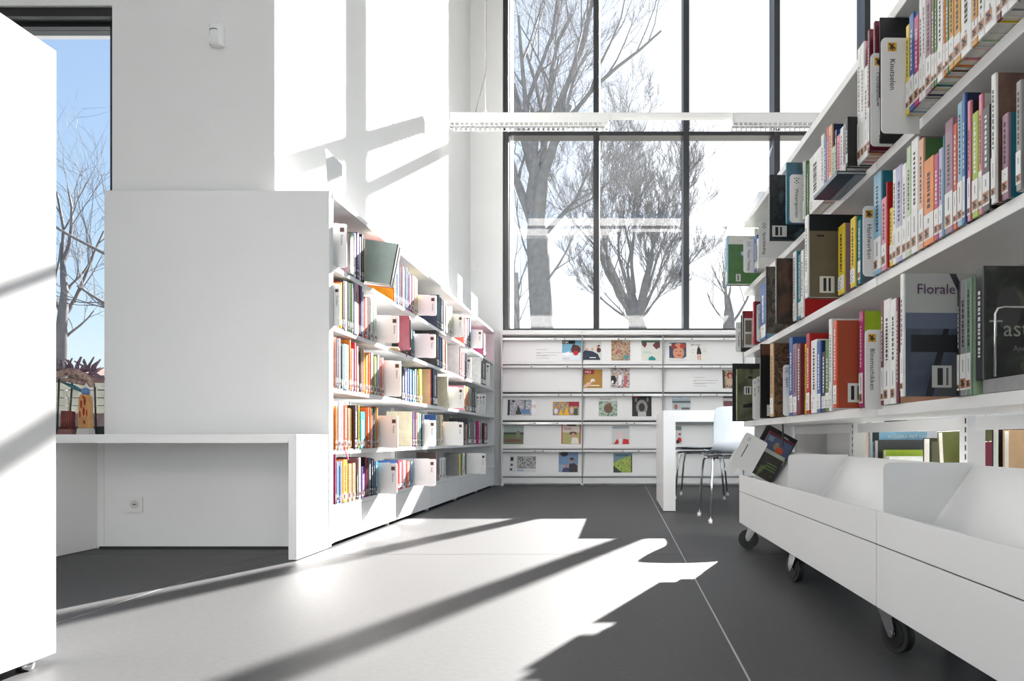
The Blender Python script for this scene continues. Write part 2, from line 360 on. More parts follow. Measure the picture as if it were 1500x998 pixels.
# tree seen in the left window
D = 13.0; b0 = Vector((at(88, 600, D).x, D, -.2))
trunk = [(0, 0, 0, .13), (*rel(88, 560), .11), (*rel(90, 480), .09), (*rel(95, 430), .065), (*rel(92, 380), .03)]
fk = []
for a, b, r in (((90, 470), (140, 330), .06), ((92, 420), (70, 250), .06), ((94, 430), (150, 400), .045), ((92, 385), (105, 270), .06), ((90, 500), (150, 460), .04), ((90, 460), (40, 380), .05)): limb(a, b, r, .4)
fk += [(Vector(rel(260, 420, -1)), Vector((-1, 0, .45)), .05, 2.2), (Vector(rel(260, 480, -1)), Vector((-1, .1, .30)), .05, 2.2), (Vector(rel(250, 500, 0)), Vector((-1, 0, .05)), .04, 2.0)]
tree('bare thin-branched tree outside the narrow left window', b0, trunk, 21, BARK, depth=3, spread=.55, up=.35, twig=.8, forks=fk, maxd=6, nch=(3, 4))
# fence and house outside the left window
FW = mat('weathered_wood', (.13, .13, .105), .85, noise=.25, nscale=9)
fe = thing('fence', 'weathered grey horizontal board fence on wire mesh outside the left window', 'fence', (-5.4, 7.0, -.15))
for k in range(4): bx('board', -2.2, .62, 0, .022, .93+.075*k+.002*k, 1.0+.075*k, FW, fe)
for x in (-1.2, .55): bx('post', x-.03, x+.03, .03, .09, 0, 1.27, FW, fe)
ms = MB()
for k in range(-30, 30):
    x = -.8+k*.055
    for s in (1, -1):
        a, b = (x, 0), (x+s*.6, .9)
        if min(a[0], b[0]) < -2.2 or max(a[0], b[0]) > .62: continue
        ms.tube([(a[0], .02, a[1]+.02), (b[0], .02, b[1])], .0022, 3, caps=False)
ms.build('wire_mesh', mat('dark_wire', (.05, .05, .05), .5, .3, noise=.1), fe, 'stuff')
HB = mat('salmon_brick_wall', (.22, .12, .10), .9, noise=.15, nscale=5); RT = mat('roof_tile', (.22, .12, .10), .8, noise=.2, nscale=4)
ho = thing('house', 'salmon brick house with low tiled roof beyond the fence, left window', 'house', (-17, 22, -.15))
bx('wall', -6, 3.2, 0, 5, 0, 2.6, HB, ho)
MB().prism([(-.3, 2.6), (5.3, 2.6), (2.5, 3.1)], 'x', -6.3, 1.7).build('roof', RT, ho)
hw = bx('window', .95, 1.45, -.05, .02, 1.5, 2.3, mat('house_window_frame', (.7, .7, .7), .5, noise=.03), ho)
bx('pane', 1.0, 1.4, -.06, -.051, 1.55, 2.25, BLACK, hw)
# ================================================================== FURNITURE
FX = -1.40                        # front plane of the left bookcase
lbc = thing('bookcase', 'long white bookcase of five bays along the left wall', 'bookcase', (0, 0, 0))
LZ = [1.381, 1.083, .782, .477, .209]; LY = [3.482+.904*k for k in range(6)]
bx('back_panel', -1.692, -1.684, 3.50, 7.99, .05, 1.70, GREYP, lbc)
bx('side_panel', -1.69, FX, LY[0], LY[0]+.018, .02, 1.703, METAL_W, lbc)
bx('side_panel', -1.69, FX, LY[5]-.018, LY[5], .02, 1.703, METAL_W, lbc)
for k in range(5):
    a, b = LY[k]+.0008, LY[k+1]-.0008
    bx('top_board', -1.695, FX+.004, a, b, 1.703, 1.727, METAL_W, lbc, bevel=.002)
    ya = a+(.018 if k == 0 else 0); yb = b-(.018 if k == 4 else 0)
    for z in LZ: bx('shelf_board', -1.683, FX, ya+.001, yb-.001, z-.024, z, METAL_W, lbc, bevel=.0015)
    bx('plinth', FX-.022, FX-.001, ya+.001, yb-.001, .022, LZ[4]-.026, METAL_W, lbc, bevel=.001)
for k in range(1, 5):
    p = MB().box(-1.683, -1.655, LY[k]-.03, LY[k]+.03, .02, 1.70)
    p.build('upright', METAL_W, lbc)
    bx('slot_strip', -1.6545, -1.654, LY[k]-.004, LY[k]+.004, .25, 1.68, DARKGAP, lbc)
for k in range(6): MB().disc((FX-.03, min(max(LY[k], 3.51), 7.97), .011), .016, .022, 'z', 12).build('foot', METAL_W, lbc)
# big panel with the shallow desk
tag(bx('end_panel', -2.483, FX, 3.452, 3.480, 0.008, 1.727, WHITE, bevel=.001), 'large plain white panel standing at the near end of the left bookcase', 'panel')
dk = thing('desk', 'shallow white built-in desk in front of the large white panel', 'desk')
bx('desktop', -4.4, FX-.0382, 3.109, 3.451, .511, .549, WHITE, dk, bevel=.0012)
bx('desktop_window_end', -4.4, -2.52, 3.451, 3.53, .511, .549, WHITE, dk)
bx('end_leg', FX-.038, FX-.002, 3.109, 3.451, .004, .549, WHITE, dk, bevel=.0012)
bx('side_panel', -2.56, -2.517, 3.12, 3.451, .004, .511, WHITE, dk)
bx('back_panel', -2.5165, -2.484, 3.4515, 3.48, .002, .511, WHITE, dk)
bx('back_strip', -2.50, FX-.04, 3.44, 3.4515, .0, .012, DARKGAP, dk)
# socket
sk = thing('power_socket', 'white square wall socket under the desk', 'socket', (at(199, 739, 3.452).x, 3.451, at(199, 739, 3.452).z))
MB().prism(rrect(-.037, .037, -.04, .04, .005), 'y', -.009, 0).build('cover_plate', LABEL, sk)
MB().disc((0, -.0095, 0), .021, .002, 'y', 20, GREYP).disc((0, -.0108, 0), .004, .001, 'y', 8, INK).disc((-.008, -.0108, .0), .0022, .001, 'y', 8, INK).disc((.008, -.0108, 0), .0022, .001, 'y', 8, INK).build('socket_well', None, sk)
# motion detector on the pier
md = thing('motion_detector', 'small white motion detector high on the white wall pier', 'detector', (at(320, 55, 3.53).x, 3.529, at(320, 55, 3.53).z))
MB().prism([(-.034, 0), (.034, 0), (.034, -.022), (.022, -.036), (-.022, -.036), (-.034, -.022)], 'z', -.052, .052).build('housing', METAL_W, md, bevel=.003)
MB().prism(rrect(-.024, .024, -.045, -.012, .008), 'y', -.040, -.036).build('lens', LABEL, md)
MB().tube([(-.022, -.0365, .018), (-.01, -.0375, .024), (.005, -.0375, .023), (.014, -.0365, .019)], .0018, 5).build('status_strip', INK, md)
tag(MB().prism(rrect(-.035, .035, -.055, .055, .008), 'y', -.012, 0).build('wall_switch', METAL_W), 'small pale thermostat box on the pier beside the tall window', 'thermostat').location = (at(695, 391, 8.15).x, 8.149, at(695, 391, 8.15).z)
# foreground panel unit on the left
fp = thing('shelf_end_panel', 'tall white cupboard end at the left edge, crossed by diagonal shadows', 'cupboard')
bx('side_panel', -1.80, -1.337, .15, 1.70, .022, 1.45, WHITE, fp, bevel=.0012)
for y in (.3, 1.64):
    MB().disc((-1.36, y, .011), .018, .022, 'z', 12).build('foot', CHROME, fp)
# ------------------------------------------------------------------ magazine rack on the far wall
RY = 8.07
rk = thing('magazine_rack', 'wide white magazine display rack under the tall far window', 'rack')
RX = [-1.33+.9075*k for k in range(8)]
RZ = [.53+(VY-p)*RY/F for p in (533, 573.5, 615, 656.5, 697)]        # bottoms of the five rows
bx('back_panel', RX[0], RX[7], 8.135, 8.148, .03, 1.72, GREYP, rk)
for k in range(8): 
    bx('upright', RX[k]-.007, RX[k]+.007, RY-.002, 8.134, .03, 1.70, mat('grey_steel_edge', (.30, .30, .30), .5, noise=.03) if 0 < k < 7 else METAL_W, rk)
    MB().disc((RX[k], RY-.0, .013), .022, .026, 'z', 12).build('foot', METAL_W, rk)
for k in range(7):
    a, b = RX[k]+.0075, RX[k+1]-.0075
    bx('top_board', RX[k]+.001, RX[k+1]-.001, RY-.015, 8.148, 1.70, 1.742, METAL_W, rk, bevel=.002)
    bx('plinth', a, b, RY, RY+.02, .026, RZ[4]-.024, METAL_W, rk)
    for r in range(5):
        z0 = RZ[r]; zt = z0+.262
        # sloping display sheet with a lip along its foot
        MB().prism([(RY+.006, z0), (RY+.058, z0+.262), (RY+.062, z0+.262), (RY+.010, z0)], 'x', a, b).build('display_sheet', METAL_W, rk)
        MB().prism([(RY-.012, z0-.004), (RY-.008, z0-.004), (RY-.008, z0+.014), (RY-.012, z0+.014)], 'x', a, b).box(a, b, RY-.012, RY+.02, z0-.008, z0-.004).build('lip', METAL_W, rk)
        bx('painted_shade_strip', a, b, RY+.022, RY+.026, zt+.031, zt+.047, DARKGAP, rk)  # near-black strip: the shade under each rail is put into its colour
        bx('rail', a, b, RY-.004, RY+.018, zt+.004, zt+.030, SILVER if (r+k) % 3 == 0 else METAL_W, rk)
        rr = random.Random(k*7+r)
        for q in range(2):
            x = a+rr.uniform(.25, .62)+q*.14
            bx('label_holder', x-.05, x+.04, RY-.007, RY-.0045, zt+.007, zt+.026, LABEL, rk)
            MB().disc((x+.03, RY-.0085, zt+.016), .007, .002, 'y', 8).build('rail_stud', DARKGAP, rk)
# notices lying on the rack (text lines)
def notice(px, py, label):
    z = EH+(VY-py)*RY/F
    t = thing('notice_card', label, 'card', ((px-VX)*RY/F, RY+.012, z), 0); t.rotation_euler = (R(-11.2), 0, 0)
    MB().box(0, .31, -.0035, -.0015, 0, .19).build('card', METAL_W, t)
    mb = MB(); M = frame((0.012, -.0037, 0), (1, 0, 0), (0, 0, 1))
    rr = random.Random(px)
    for i, (zz, w) in enumerate(((.14, .11), (.105, .27), (.098, .03), (.075, .23), (.066, .12), (.04, .14))):
        x = 0
        while x < w:
            l = rr.uniform(.008, .025); mb.add([M @ Vector(p) for p in ((x, zz, .0003), (x+l, zz, .0003), (x+l, zz+.0035, .0003), (x, zz+.0035, .0003))], [(0,1,2,3)], GINK); x += l+.004
    mb.build('printed_lines', None, t)
notice(784, 530, 'white card with printed lines, top row of the magazine rack, left bay')
notice(1015, 571, 'white card with printed lines, second rack row, right of the table edge')
SKIN = (.80, .58, .48)
MAGS = [
 # px0 px1 y0(top) y1(bottom) base, label, prints
 (823, 851, 498, 528, (.45,.68,.78), 'magazine with black title bar, red-clad rider on snow, top rack row', [('r',0,.0,1,.38,(.88,.92,.94)),('p',[(.0,.3),(.35,.45),(.5,.3),(.3,.2)],(.95,.96,.97)),('e',.72,.55,.26,.22,(.35,.12,.12)),('e',.62,.72,.10,.09,(.25,.15,.12)),('e',.72,.36,.14,.12,(.75,.10,.12)),('r',0,.82,.68,1,(.04,.04,.04)),('t','KIJK',.03,.85,.115,(.97,.97,.97),.6),('t','Bionische',.05,.06,.06,(.7,.15,.25),.85)]),
 (854.2, 881, 498, 527.5, (.83,.82,.80), 'magazine with seated men in dark blue on grey, top rack row', [('p',[(0,.0),(.95,.0),(.8,.3),(.5,.45),(.1,.5),(0,.4)],(.13,.18,.28)),('e',.2,.55,.07,.06,SKIN),('e',.5,.55,.07,.06,SKIN),('e',.78,.66,.07,.06,SKIN),('e',.85,.5,.12,.13,(.30,.12,.14)),('e',.85,.72,.07,.05,(.2,.15,.12)),('r',.35,.1,.7,.14,(.9,.9,.85))]),
 (895.5, 923, 498, 528, wave_mix('print_crowd_brown', [(.35,.2,.15),(.62,.42,.32),(.8,.72,.62),(.25,.2,.2)], 60), 'magazine with busy brown crowd picture, top rack row middle bay', [('e',.35,.42,.12,.05,(.75,.35,.35)),('e',.8,.15,.15,.12,(.35,.55,.6)),('e',.3,.12,.2,.08,(.7,.65,.55)),('r',.6,.92,.95,.96,(.9,.9,.88))]),
 (939.5, 967, 498, 528, (.86,.86,.83), 'pale magazine with dark fruit corners and teal cap, top rack row', [('p',[(0,1),(.05,.75),(.2,.62),(.3,.8),(.25,1)],(.45,.28,.28)),('p',[(.6,.75),(.8,.55),(1,.65),(1,.9),(.75,.9)],(.42,.24,.24)),('p',[(0,1),(0,.9),(1,.9),(1,1)],(.35,.5,.45)),('p',[(.38,0),(.4,.13),(.55,.22),(.72,.14),(.78,0)],(.10,.58,.55)),('r',.1,.4,.5,.43,(.6,.8,.75)),('r',.1,.35,.6,.37,(.65,.78,.75))]),
 (980.5, 1005.5, 501.5, 527.5, (.25,.30,.38), 'magazine with smiling face and flower crown, top rack row right bay', [('e',.55,.42,.33,.40,(.82,.58,.46)),('e',.3,.78,.22,.14,(.55,.22,.18)),('e',.55,.86,.2,.12,(.85,.55,.5)),('e',.8,.80,.18,.14,(.7,.25,.15)),('e',.42,.5,.05,.025,(.15,.1,.1)),('e',.66,.5,.05,.025,(.15,.1,.1)),('e',.58,.27,.13,.04,(.75,.25,.25)),('p',[(0,0),(0,.12),(.35,.1),(.8,.08),(1,.2),(1,0)],(.9,.9,.9)),('r',0,.82,.14,.95,(.95,.95,.95))]),
 (1011, 1037, 502.5, 527.5, (.91,.90,.88), 'white magazine with small standing figure in black, top rack row right bay', [('p',[(.38,.35),(.42,.72),(.58,.72),(.66,.35)],(.13,.13,.14)),('e',.5,.78,.05,.06,(.3,.2,.15)),('r',.42,.0,.48,.35,SKIN),('r',.54,.0,.6,.35,SKIN),('r',.06,.88,.25,.92,(.5,.3,.35)),('r',.3,.88,.6,.92,(.5,.5,.5)),('r',.1,.6,.28,.62,(.7,.6,.6)),('r',.1,.45,.25,.47,(.7,.6,.6)),('r',.75,.62,.92,.64,(.7,.6,.6)),('r',.75,.5,.92,.52,(.7,.6,.6))]),
 (854.5, 882, 541, 568.5, (.68,.50,.20), 'ochre magazine with red title box and open hand, second rack row', [('r',.0,.74,.56,1,(.62,.10,.14)),('t','MO',.05,.79,.15,(.97,.95,.95),.45),('p',[(0,.0),(.3,.1),(.45,.3),(.42,.36),(.2,.28),(0,.12)],(.88,.72,.62)),('e',.5,.4,.12,.09,(.95,.92,.9)),('e',.52,.36,.03,.04,(.7,.1,.1)),('r',.35,.1,.85,.16,(.9,.86,.75))]),
 (894.5, 922.5, 538.5, 568.5, wave_mix('print_people_bw', [(.15,.13,.14),(.55,.48,.48),(.88,.85,.84),(.2,.18,.2)], 55), 'magazine with group of people in black and white clothes, second rack row', [('e',.25,.7,.08,.07,SKIN),('e',.78,.66,.08,.07,SKIN),('p',[(.4,.62),(.6,.62),(.55,.15),(.42,.12)],(.92,.92,.93)),('e',.15,.4,.14,.22,(.1,.1,.12)),('p',[(.68,.6),(.9,.6),(.85,.15),(.7,.2)],(.72,.42,.44)),('e',.72,.12,.07,.06,(.85,.25,.25)),('e',.1,.3,.06,.08,(.95,.95,.95))]),
 (1059, 1086, 542, 569, wave_mix('print_dark_women', [(.18,.12,.12),(.55,.35,.3),(.75,.7,.6),(.2,.25,.2)], 50), 'magazine with seated woman with red hair, second row next to the right bookcase', [('e',.40,.72,.16,.16,(.5,.15,.1)),('e',.42,.68,.08,.1,SKIN),('r',0,.0,.12,1,(.25,.22,.22)),('e',.4,.35,.2,.2,(.75,.65,.55))]),
 (743, 784, 585.5, 608.5, wave_mix('print_collage_pink', [(.75,.45,.5),(.85,.82,.8),(.4,.5,.62),(.88,.86,.84)], 45), 'sideways collage magazine with dark triangle, third rack row leftmost', [('r',0,0,.08,1,(.12,.12,.14)),('p',[(.28,.05),(.38,.65),(.52,.05)],(.2,.2,.2)),('r',.48,.1,.8,.38,(.35,.5,.68)),('r',.86,0,1,1,(.95,.95,.95)),('t','PCM',.88,.45,.22,(.75,.1,.15),.12),('r',.6,.4,.64,.95,(.25,.35,.33)),('e',.2,.9,.06,.06,(.1,.1,.1))]),
 (809.5, 848, 588.5, 608.5, wave_mix('print_festival', [(.55,.12,.18),(.85,.7,.1),(.3,.3,.55),(.9,.85,.75)], 50), 'landscape magazine with colourful red and yellow costumes, third rack row', [('r',.6,.65,1,1,(.62,.08,.16)),('p',[(.24,0),(.3,.5),(.4,0)],(.92,.75,.1)),('p',[(.42,0),(.55,.7),(.62,0)],(.9,.7,.08)),('e',.72,.35,.07,.25,(.85,.72,.65)),('e',.12,.3,.07,.2,(.92,.9,.95)),('r',.8,0,.95,.5,(.2,.3,.25))]),
 (877, 904, 582.5, 610, (.88,.88,.86), 'magazine with green and grey animal picture under white title strip, third rack row', [('r',0,0,1,.82,wave_mix('print_fern', [(.15,.22,.2),(.5,.6,.52),(.75,.8,.75),(.25,.3,.28)], 48)),('e',.52,.4,.24,.24,(.42,.32,.25)),('e',.55,.62,.13,.08,(.5,.35,.2)),('t','Nederlandse',.06,.88,.08,(.15,.15,.15),.7)]),
 (926, 954.5, 578.5, 610, (.10,.10,.11), 'black magazine with silver astronaut figure and red title, third rack row', [('e',.5,.42,.3,.36,(.55,.52,.50)),('e',.5,.42,.16,.2,(.12,.12,.12)),('r',.30,.0,.72,.2,(.75,.74,.74)),('e',.2,.78,.06,.12,(.45,.44,.44)),('e',.8,.78,.06,.12,(.45,.44,.44)),('t','GIER',.06,.88,.10,(.80,.12,.15),.55)]),
 (985, 1012, 579.5, 601.5, (.80,.85,.88), 'pale blue newspaper-like magazine behind the white table edge, third rack row', [('r',0,.7,1,.74,(.4,.5,.55)),('r',0,.5,1,.66,(.35,.42,.45)),('r',0,.1,1,.5,(.72,.76,.76)),('e',.2,.25,.1,.2,(.65,.4,.38)),('r',.5,.05,.95,.2,(.45,.42,.38)),('t','Wereld',.3,.85,.07,(.3,.35,.4),.6)]),
 (1059, 1086, 579, 600, (.82,.80,.79), 'grey magazine with photo band above the chair back, third rack row', [('r',.05,.8,1,.95,(.35,.33,.34)),('r',.05,.15,.95,.6,(.45,.28,.3))]),
 (737, 766.5, 617.5, 651, (.62,.66,.66), 'cycling magazine with meadow landscape and red title, fourth rack row leftmost', [('r',0,0,1,.5,(.40,.46,.30)),('r',0,.42,1,.52,(.22,.28,.2)),('e',.72,.42,.1,.18,(.5,.48,.4)),('r',.1,.08,.9,.22,(.48,.30,.28)),('r',0,.82,1,1,(.84,.84,.83)),('t','FIETSEN',.12,.85,.11,(.55,.08,.20),.82)]),
 (822, 850.5, 620, 650.5, (.72,.32,.22), 'travel magazine with red title and woman in white, fourth rack row', [('r',.06,.0,.94,1,(.82,.80,.76)),('r',.06,.0,.94,.55,(.68,.66,.42)),('e',.6,.5,.2,.09,(.35,.25,.2)),('e',.62,.42,.1,.1,SKIN),('p',[(.5,.0),(.55,.3),(.85,.3),(.9,.0)],(.9,.88,.82)),('t','Itali',.14,.66,.17,(.66,.06,.2),.6),('r',.28,.86,.75,.93,(.3,.1,.12))]),
 (896.5, 922, 624, 651, (.80,.80,.80), 'light grey magazine with red flowers and pale face, fourth rack row', [('p',[(.1,.0),(.3,.3),(.4,.1),(.3,0)],(.75,.08,.12)),('p',[(.6,.0),(.65,.3),(.95,.25),(.98,.0)],(.78,.06,.12)),('e',.45,.5,.18,.2,(.88,.78,.78)),('p',[(.4,0),(.45,.3),(.55,.3),(.55,0)],(.93,.9,.9)),('r',.05,.85,.95,.97,(.62,.66,.68))]),
 (975, 999, 622, 651, (.84,.84,.83), 'magazine with red berries just behind the table leg, fourth rack row', [('e',.85,.2,.13,.14,(.8,.1,.1)),('e',.75,.12,.1,.1,(.15,.12,.12)),('r',.6,.7,.98,.9,(.45,.52,.50)),('r',.8,.45,.95,.55,(.6,.3,.3))]),
 (746, 784.5, 669, 691.5, (.86,.86,.86), 'sideways grey magazine with market photo, bottom rack row leftmost', [('r',.28,.2,1,1,wave_mix('print_grey_market', [(.25,.27,.25),(.5,.52,.5),(.75,.76,.74),(.35,.33,.33)], 45)),('r',.03,.7,.14,.95,(.15,.15,.15)),('e',.08,.45,.05,.08,(.3,.3,.32)),('e',.06,.15,.05,.08,(.25,.25,.28)),('r',.3,.05,.55,.13,(.5,.65,.75))]),
 (818, 846.5, 661, 692, (.42,.55,.70), 'blue magazine with two figures and dark round badge, bottom rack row', [('r',0,.0,1,.35,(.55,.62,.70)),('e',.28,.86,.2,.13,(.12,.14,.2)),('e',.68,.55,.10,.11,(.70,.52,.42)),('e',.68,.62,.11,.07,(.2,.15,.15)),('p',[(.5,.0),(.55,.38),(.8,.42),(.97,.3),(.97,0)],(.12,.12,.16)),('e',.4,.30,.08,.09,(.72,.5,.4)),('p',[(.18,.0),(.25,.2),(.5,.22),(.55,0)],(.2,.22,.42))]),
 (898.5, 926, 664.5, 692.5, (.42,.55,.62), 'magazine with lime green tree crown under blue sky, bottom rack row', [('p',[(0,0),(0,.5),(.4,.7),(1,.9),(1,0)],wave_mix('print_leaf_green', [(.2,.3,.12),(.55,.66,.25),(.7,.76,.35),(.4,.5,.2)], 60)),('p',[(0,0),(.0,.35),(.2,.2),(.45,.0)],(.14,.2,.14)),('r',.94,0,1,.9,(.15,.18,.12)),('r',.1,.85,.8,.93,(.25,.42,.5))]),
]
for (p0, p1, y0, y1, base, lab, pr) in MAGS:
    k = RY/F; w = (p1-p0)*k; h = (y1-y0)*k/math.cos(R(11.2))
    row = min(range(5), key=lambda r: abs(RZ[r]-(EH+(VY-y1)*k)))
    zz = max(EH+(VY-y1)*k, RZ[row]+.002)
    t = thing('magazine', lab, 'magazine', ((p0-VX)*k, RY+.006+.19*(zz-RZ[row]), zz), 0, 'magazines on the display rack'); t.rotation_euler = (R(-11.2), 0, 0)
    MB().box(0, w, -.0045, -.0008, 0, h).build('paper_block', pmat(base), t)
    mb = MB(); prints(mb, frame((0, -.0046, 0), (1, 0, 0), (0, 0, 1)), w, h, pr); mb.build('cover_print', None, t)
# ------------------------------------------------------------------ table and chairs
tb = thing('table', 'white thick-edged table with slab legs before the magazine rack', 'table', (.316, 5.2, 0))
bx('slab_leg', 0, .088, 0, 1.0, .006, .653, WHITE, tb); bx('slab_leg', 1.512, 1.6, 0, 1.0, .006, .653, WHITE, tb)
bx('tabletop', 0, 1.6, 0, 1.0, .653, .736, WHITE, tb)
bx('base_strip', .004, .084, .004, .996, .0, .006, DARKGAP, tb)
SHELL = mat('pale_blue_translucent_shell', (.50, .56, .63), .22, noise=.03)
def chair(label, loc, rz):
    """moulded shell on chromed legs, faces local +Y"""
    t = thing('shell_chair', label, 'chair', loc, rz, None)
    prof = [(.24, .425, .19), (.20, .440, .205), (.10, .435, .21), (0, .430, .215), (-.12, .435, .21), (-.19, .455, .205), (-.225, .50, .20), (-.243, .57, .205), (-.256, .64, .205), (-.268, .70, .20), (-.272, .722, .19), (-.273, .733, .165)]
    vs = []; n = 9; fs = []
    for (y, z, hw) in prof:
        for i in range(n):
            u = (i/(n-1)*2-1); vs.append((u*hw, y+(.03*u*u if z > .5 else 0), z+(.018*u*u if z < .5 else 0)))
    for i in range(len(prof)-1):
        for j in range(n-1): a = i*n+j; fs.append((a, a+1, a+1+n, a+n))
    o = MB().add(vs, fs, None, True).build('shell', SHELL, t); s = o.modifiers.new('solid', 'SOLIDIFY'); s.thickness = .006; s.offset = -1; o.modifiers.new('sub', 'SUBSURF').levels = 1
    MB().box(-.19, .19, -.17, .19, .412, .418).prism([(-.19, .405), (.2, .405), (.2, .415), (-.19, .42)], 'x', -.165, -.145).prism([(-.19, .405), (.2, .405), (.2, .415), (-.19, .42)], 'x', .145, .165).build('seat_underframe', BLACK, t)
    for s in (-1, 1):
        for f, fy in ((1, .19), (-1, -.19)):
            MB().tube([(s*.175, fy*.55, .405), (s*.19, fy*.80, .404), (s*.197, fy*.92, .385), (s*.205, fy*1.0, .30), (s*.22, fy*1.13, .015)], .0085, 8).build('leg', CHROME, t)
            MB().tube([(s*.22, fy*1.13, .025), (s*.2205, fy*1.135, .0)], .013, 8).build('foot_cap', LABEL, t)
        MB().tube([(s*.175, -.11, .405), (s*.175, .11, .405)], .0085, 8).build('side_rail', CHROME, t)
    MB().tube([(-.175, .06, .403), (.175, .06, .403)], .007, 8).build('cross_bar', CHROME, t)
chair('pale blue shell chair with chrome legs, its back beside the right bookcase', (.775, 4.71, 0), R(3))
chair('farther pale shell chair seen beneath the white tabletop', (.74, 6.47, 0), R(78))
# ------------------------------------------------------------------ pendant luminaire
LAY = 6.58
lp = thing('linear_pendant_lamp', 'long white suspended rail lamp with louvred sections across the window', 'lamp', (0, LAY, 0))
zt = EH+(VY-166)*LAY/F
x0 = (660-VX)*LAY/F; x1 = 3.9
MB().prism([(-.03, zt-.05), (.03, zt-.05), (.03, zt-.012), (.018, zt), (-.018, zt), (-.03, zt-.012)], 'x', x0, x1).build('rail', METAL_W, lp)
for a, b in (((660-VX)*LAY/F, (892-VX)*LAY/F), ((1072-VX)*LAY/F, (1072-VX)*LAY/F+1.45), (3.0, 3.88)):
    MB().prism([(-.055, zt-.108), (-.05, zt-.108), (-.032, zt-.03), (-.03, zt-.03), (-.03, zt-.052), (.03, zt-.052), (.03, zt-.03), (.032, zt-.03), (.05, zt-.108), (.055, zt-.108), (.036, zt-.022), (-.036, zt-.022)], 'x', a, b).build('reflector', METAL_W, lp)
    for s in (-1, 1):
        m = MB(); m.box(a, b, s*.055-.003, s*.055+.003, zt-.142, zt-.136)
        x = a
        while x < b: m.box(x, x+.012, s*.055-.003, s*.055+.003, zt-.136, zt-.108); x += .045
        m.build('louvre_edge', METAL_W, lp)
    x = a+.02
    cnt = MB()
    while x < b: cnt.box(x, x+.002, -.052, .052, zt-.138, zt-.112); x += .045
    cnt.box(a, b, -.001, .001, zt-.138, zt-.112); cnt.build('louvre_grid', SILVER, lp)
    bx('end_cap', a-.003, a, -.056, .056, zt-.142, zt-.02, METAL_W, lp)
for xx in ((711-VX)*LAY/F, (943-VX)*LAY/F, 2.1):
    MB().tube([(xx, 0, zt), (xx, 0, CH)], .0015, 5).build('suspension_wire', CHROME, lp)
    MB().tube([(xx, 0, zt-.002), (xx, 0, zt+.02), (xx, 0, zt+.06)], [.008, .006, .002], 8).build('wire_gripper', CHROME, lp)
xx = (711-VX)*LAY/F
MB().tube([(xx-.09, 0, zt-.002), (xx-.085, 0, zt+.03), (xx-.005, 0, zt+.34), (xx+.006, 0, zt+.42), (xx+.009, 0, CH)], .0036, 6).build('power_cable', mat('cable_grey', (.16, .16, .16), .5, noise=.05), lp)
# ------------------------------------------------------------------ cards on top of bookcases
def card(label, x, y0, y1, h, m, z=1.727, lean=0.0, curl=0.0):
    t = thing('sign_card', label, 'sign', (x, y0, z))
    mb = MB(); n = 6; L = y1-y0
    vs = []; fs = []
    for i in range(n+1):
        zz = h*i/n; off = lean*zz+curl*(zz/h)**2
        vs += [(off-.001, 0, zz), (off-.001, L, zz), (off+.001, 0, zz), (off+.001, L, zz)]
    for i in range(n):
        a = i*4; fs += [(a, a+1, a+5, a+4), (a+2, a+6, a+7, a+3), (a, a+4, a+6, a+2), (a+1, a+3, a+7, a+5)]
    fs += [(0, 2, 3, 1), (n*4, n*4+1, n*4+3, n*4+2)]
    mb.add(vs, fs); mb.build('card_sheet', m, t)
    MB().box(-.03, .03, 0, L, 0, .003).build('card_foot', CLEAR, t)
    return t
card('white sign card standing on the near end of the left bookcase top', -1.44, 3.535, 3.745, .235, LABEL, lean=-.05)
card('narrow white sign card midway along the left bookcase top', -1.42, 6.28, 6.46, .25, LABEL)
card('pale translucent sign card near the far end of the left bookcase top', -1.46, 7.05, 7.36, .25, CLEAR)
# ================================================================== BOOKS
ORD = ['first', 'second', 'third', 'fourth', 'fifth', 'sixth', 'seventh', 'eighth', 'ninth', 'tenth', 'eleventh', 'twelfth', 'thirteenth', 'fourteenth', 'fifteenth', 'sixteenth']
class Emb: pass
def emblem(mb, M, s, kind):
    """small square pictogram sticker"""
    if kind == 'ball':
        mb.add([M @ Vector(p) for p in ((0,0,.0003),(s,0,.0003),(s,s,.0003),(0,s,.0003))], [(0,1,2,3)], LABEL)
        for a, b in ((.5,.5),(.18,.2),(.82,.2),(.18,.82),(.82,.82),(.5,.05),(.5,.95)):
            r = .15 if a == b == .5 else .11
            mb.add([M @ Vector(((a+r*math.cos(k*1.2566))*s, (b+r*math.sin(k*1.2566))*s, .0006)) for k in range(5)], [(0,1,2,3,4)], INK)
    else:
        c = pmat((.86,.66,.22)) if kind == 'craft' else pmat((.72,.50,.36)) if kind == 'brown' else pmat((.45,.25,.2))
        mb.add([M @ Vector(p) for p in ((0,0,.0003),(s,0,.0003),(s,s,.0003),(0,s,.0003))], [(0,1,2,3)], c)
        for poly in (((.1,.75),(.25,.9),(.9,.35),(.8,.22)), ((.15,.3),(.3,.2),(.72,.8),(.6,.88)), ((.4,.1),(.62,.1),(.55,.6),(.42,.6))):
            mb.add([M @ Vector((a*s, b*s, .0006)) for a, b in poly], [(0,1,2,3)], INK)
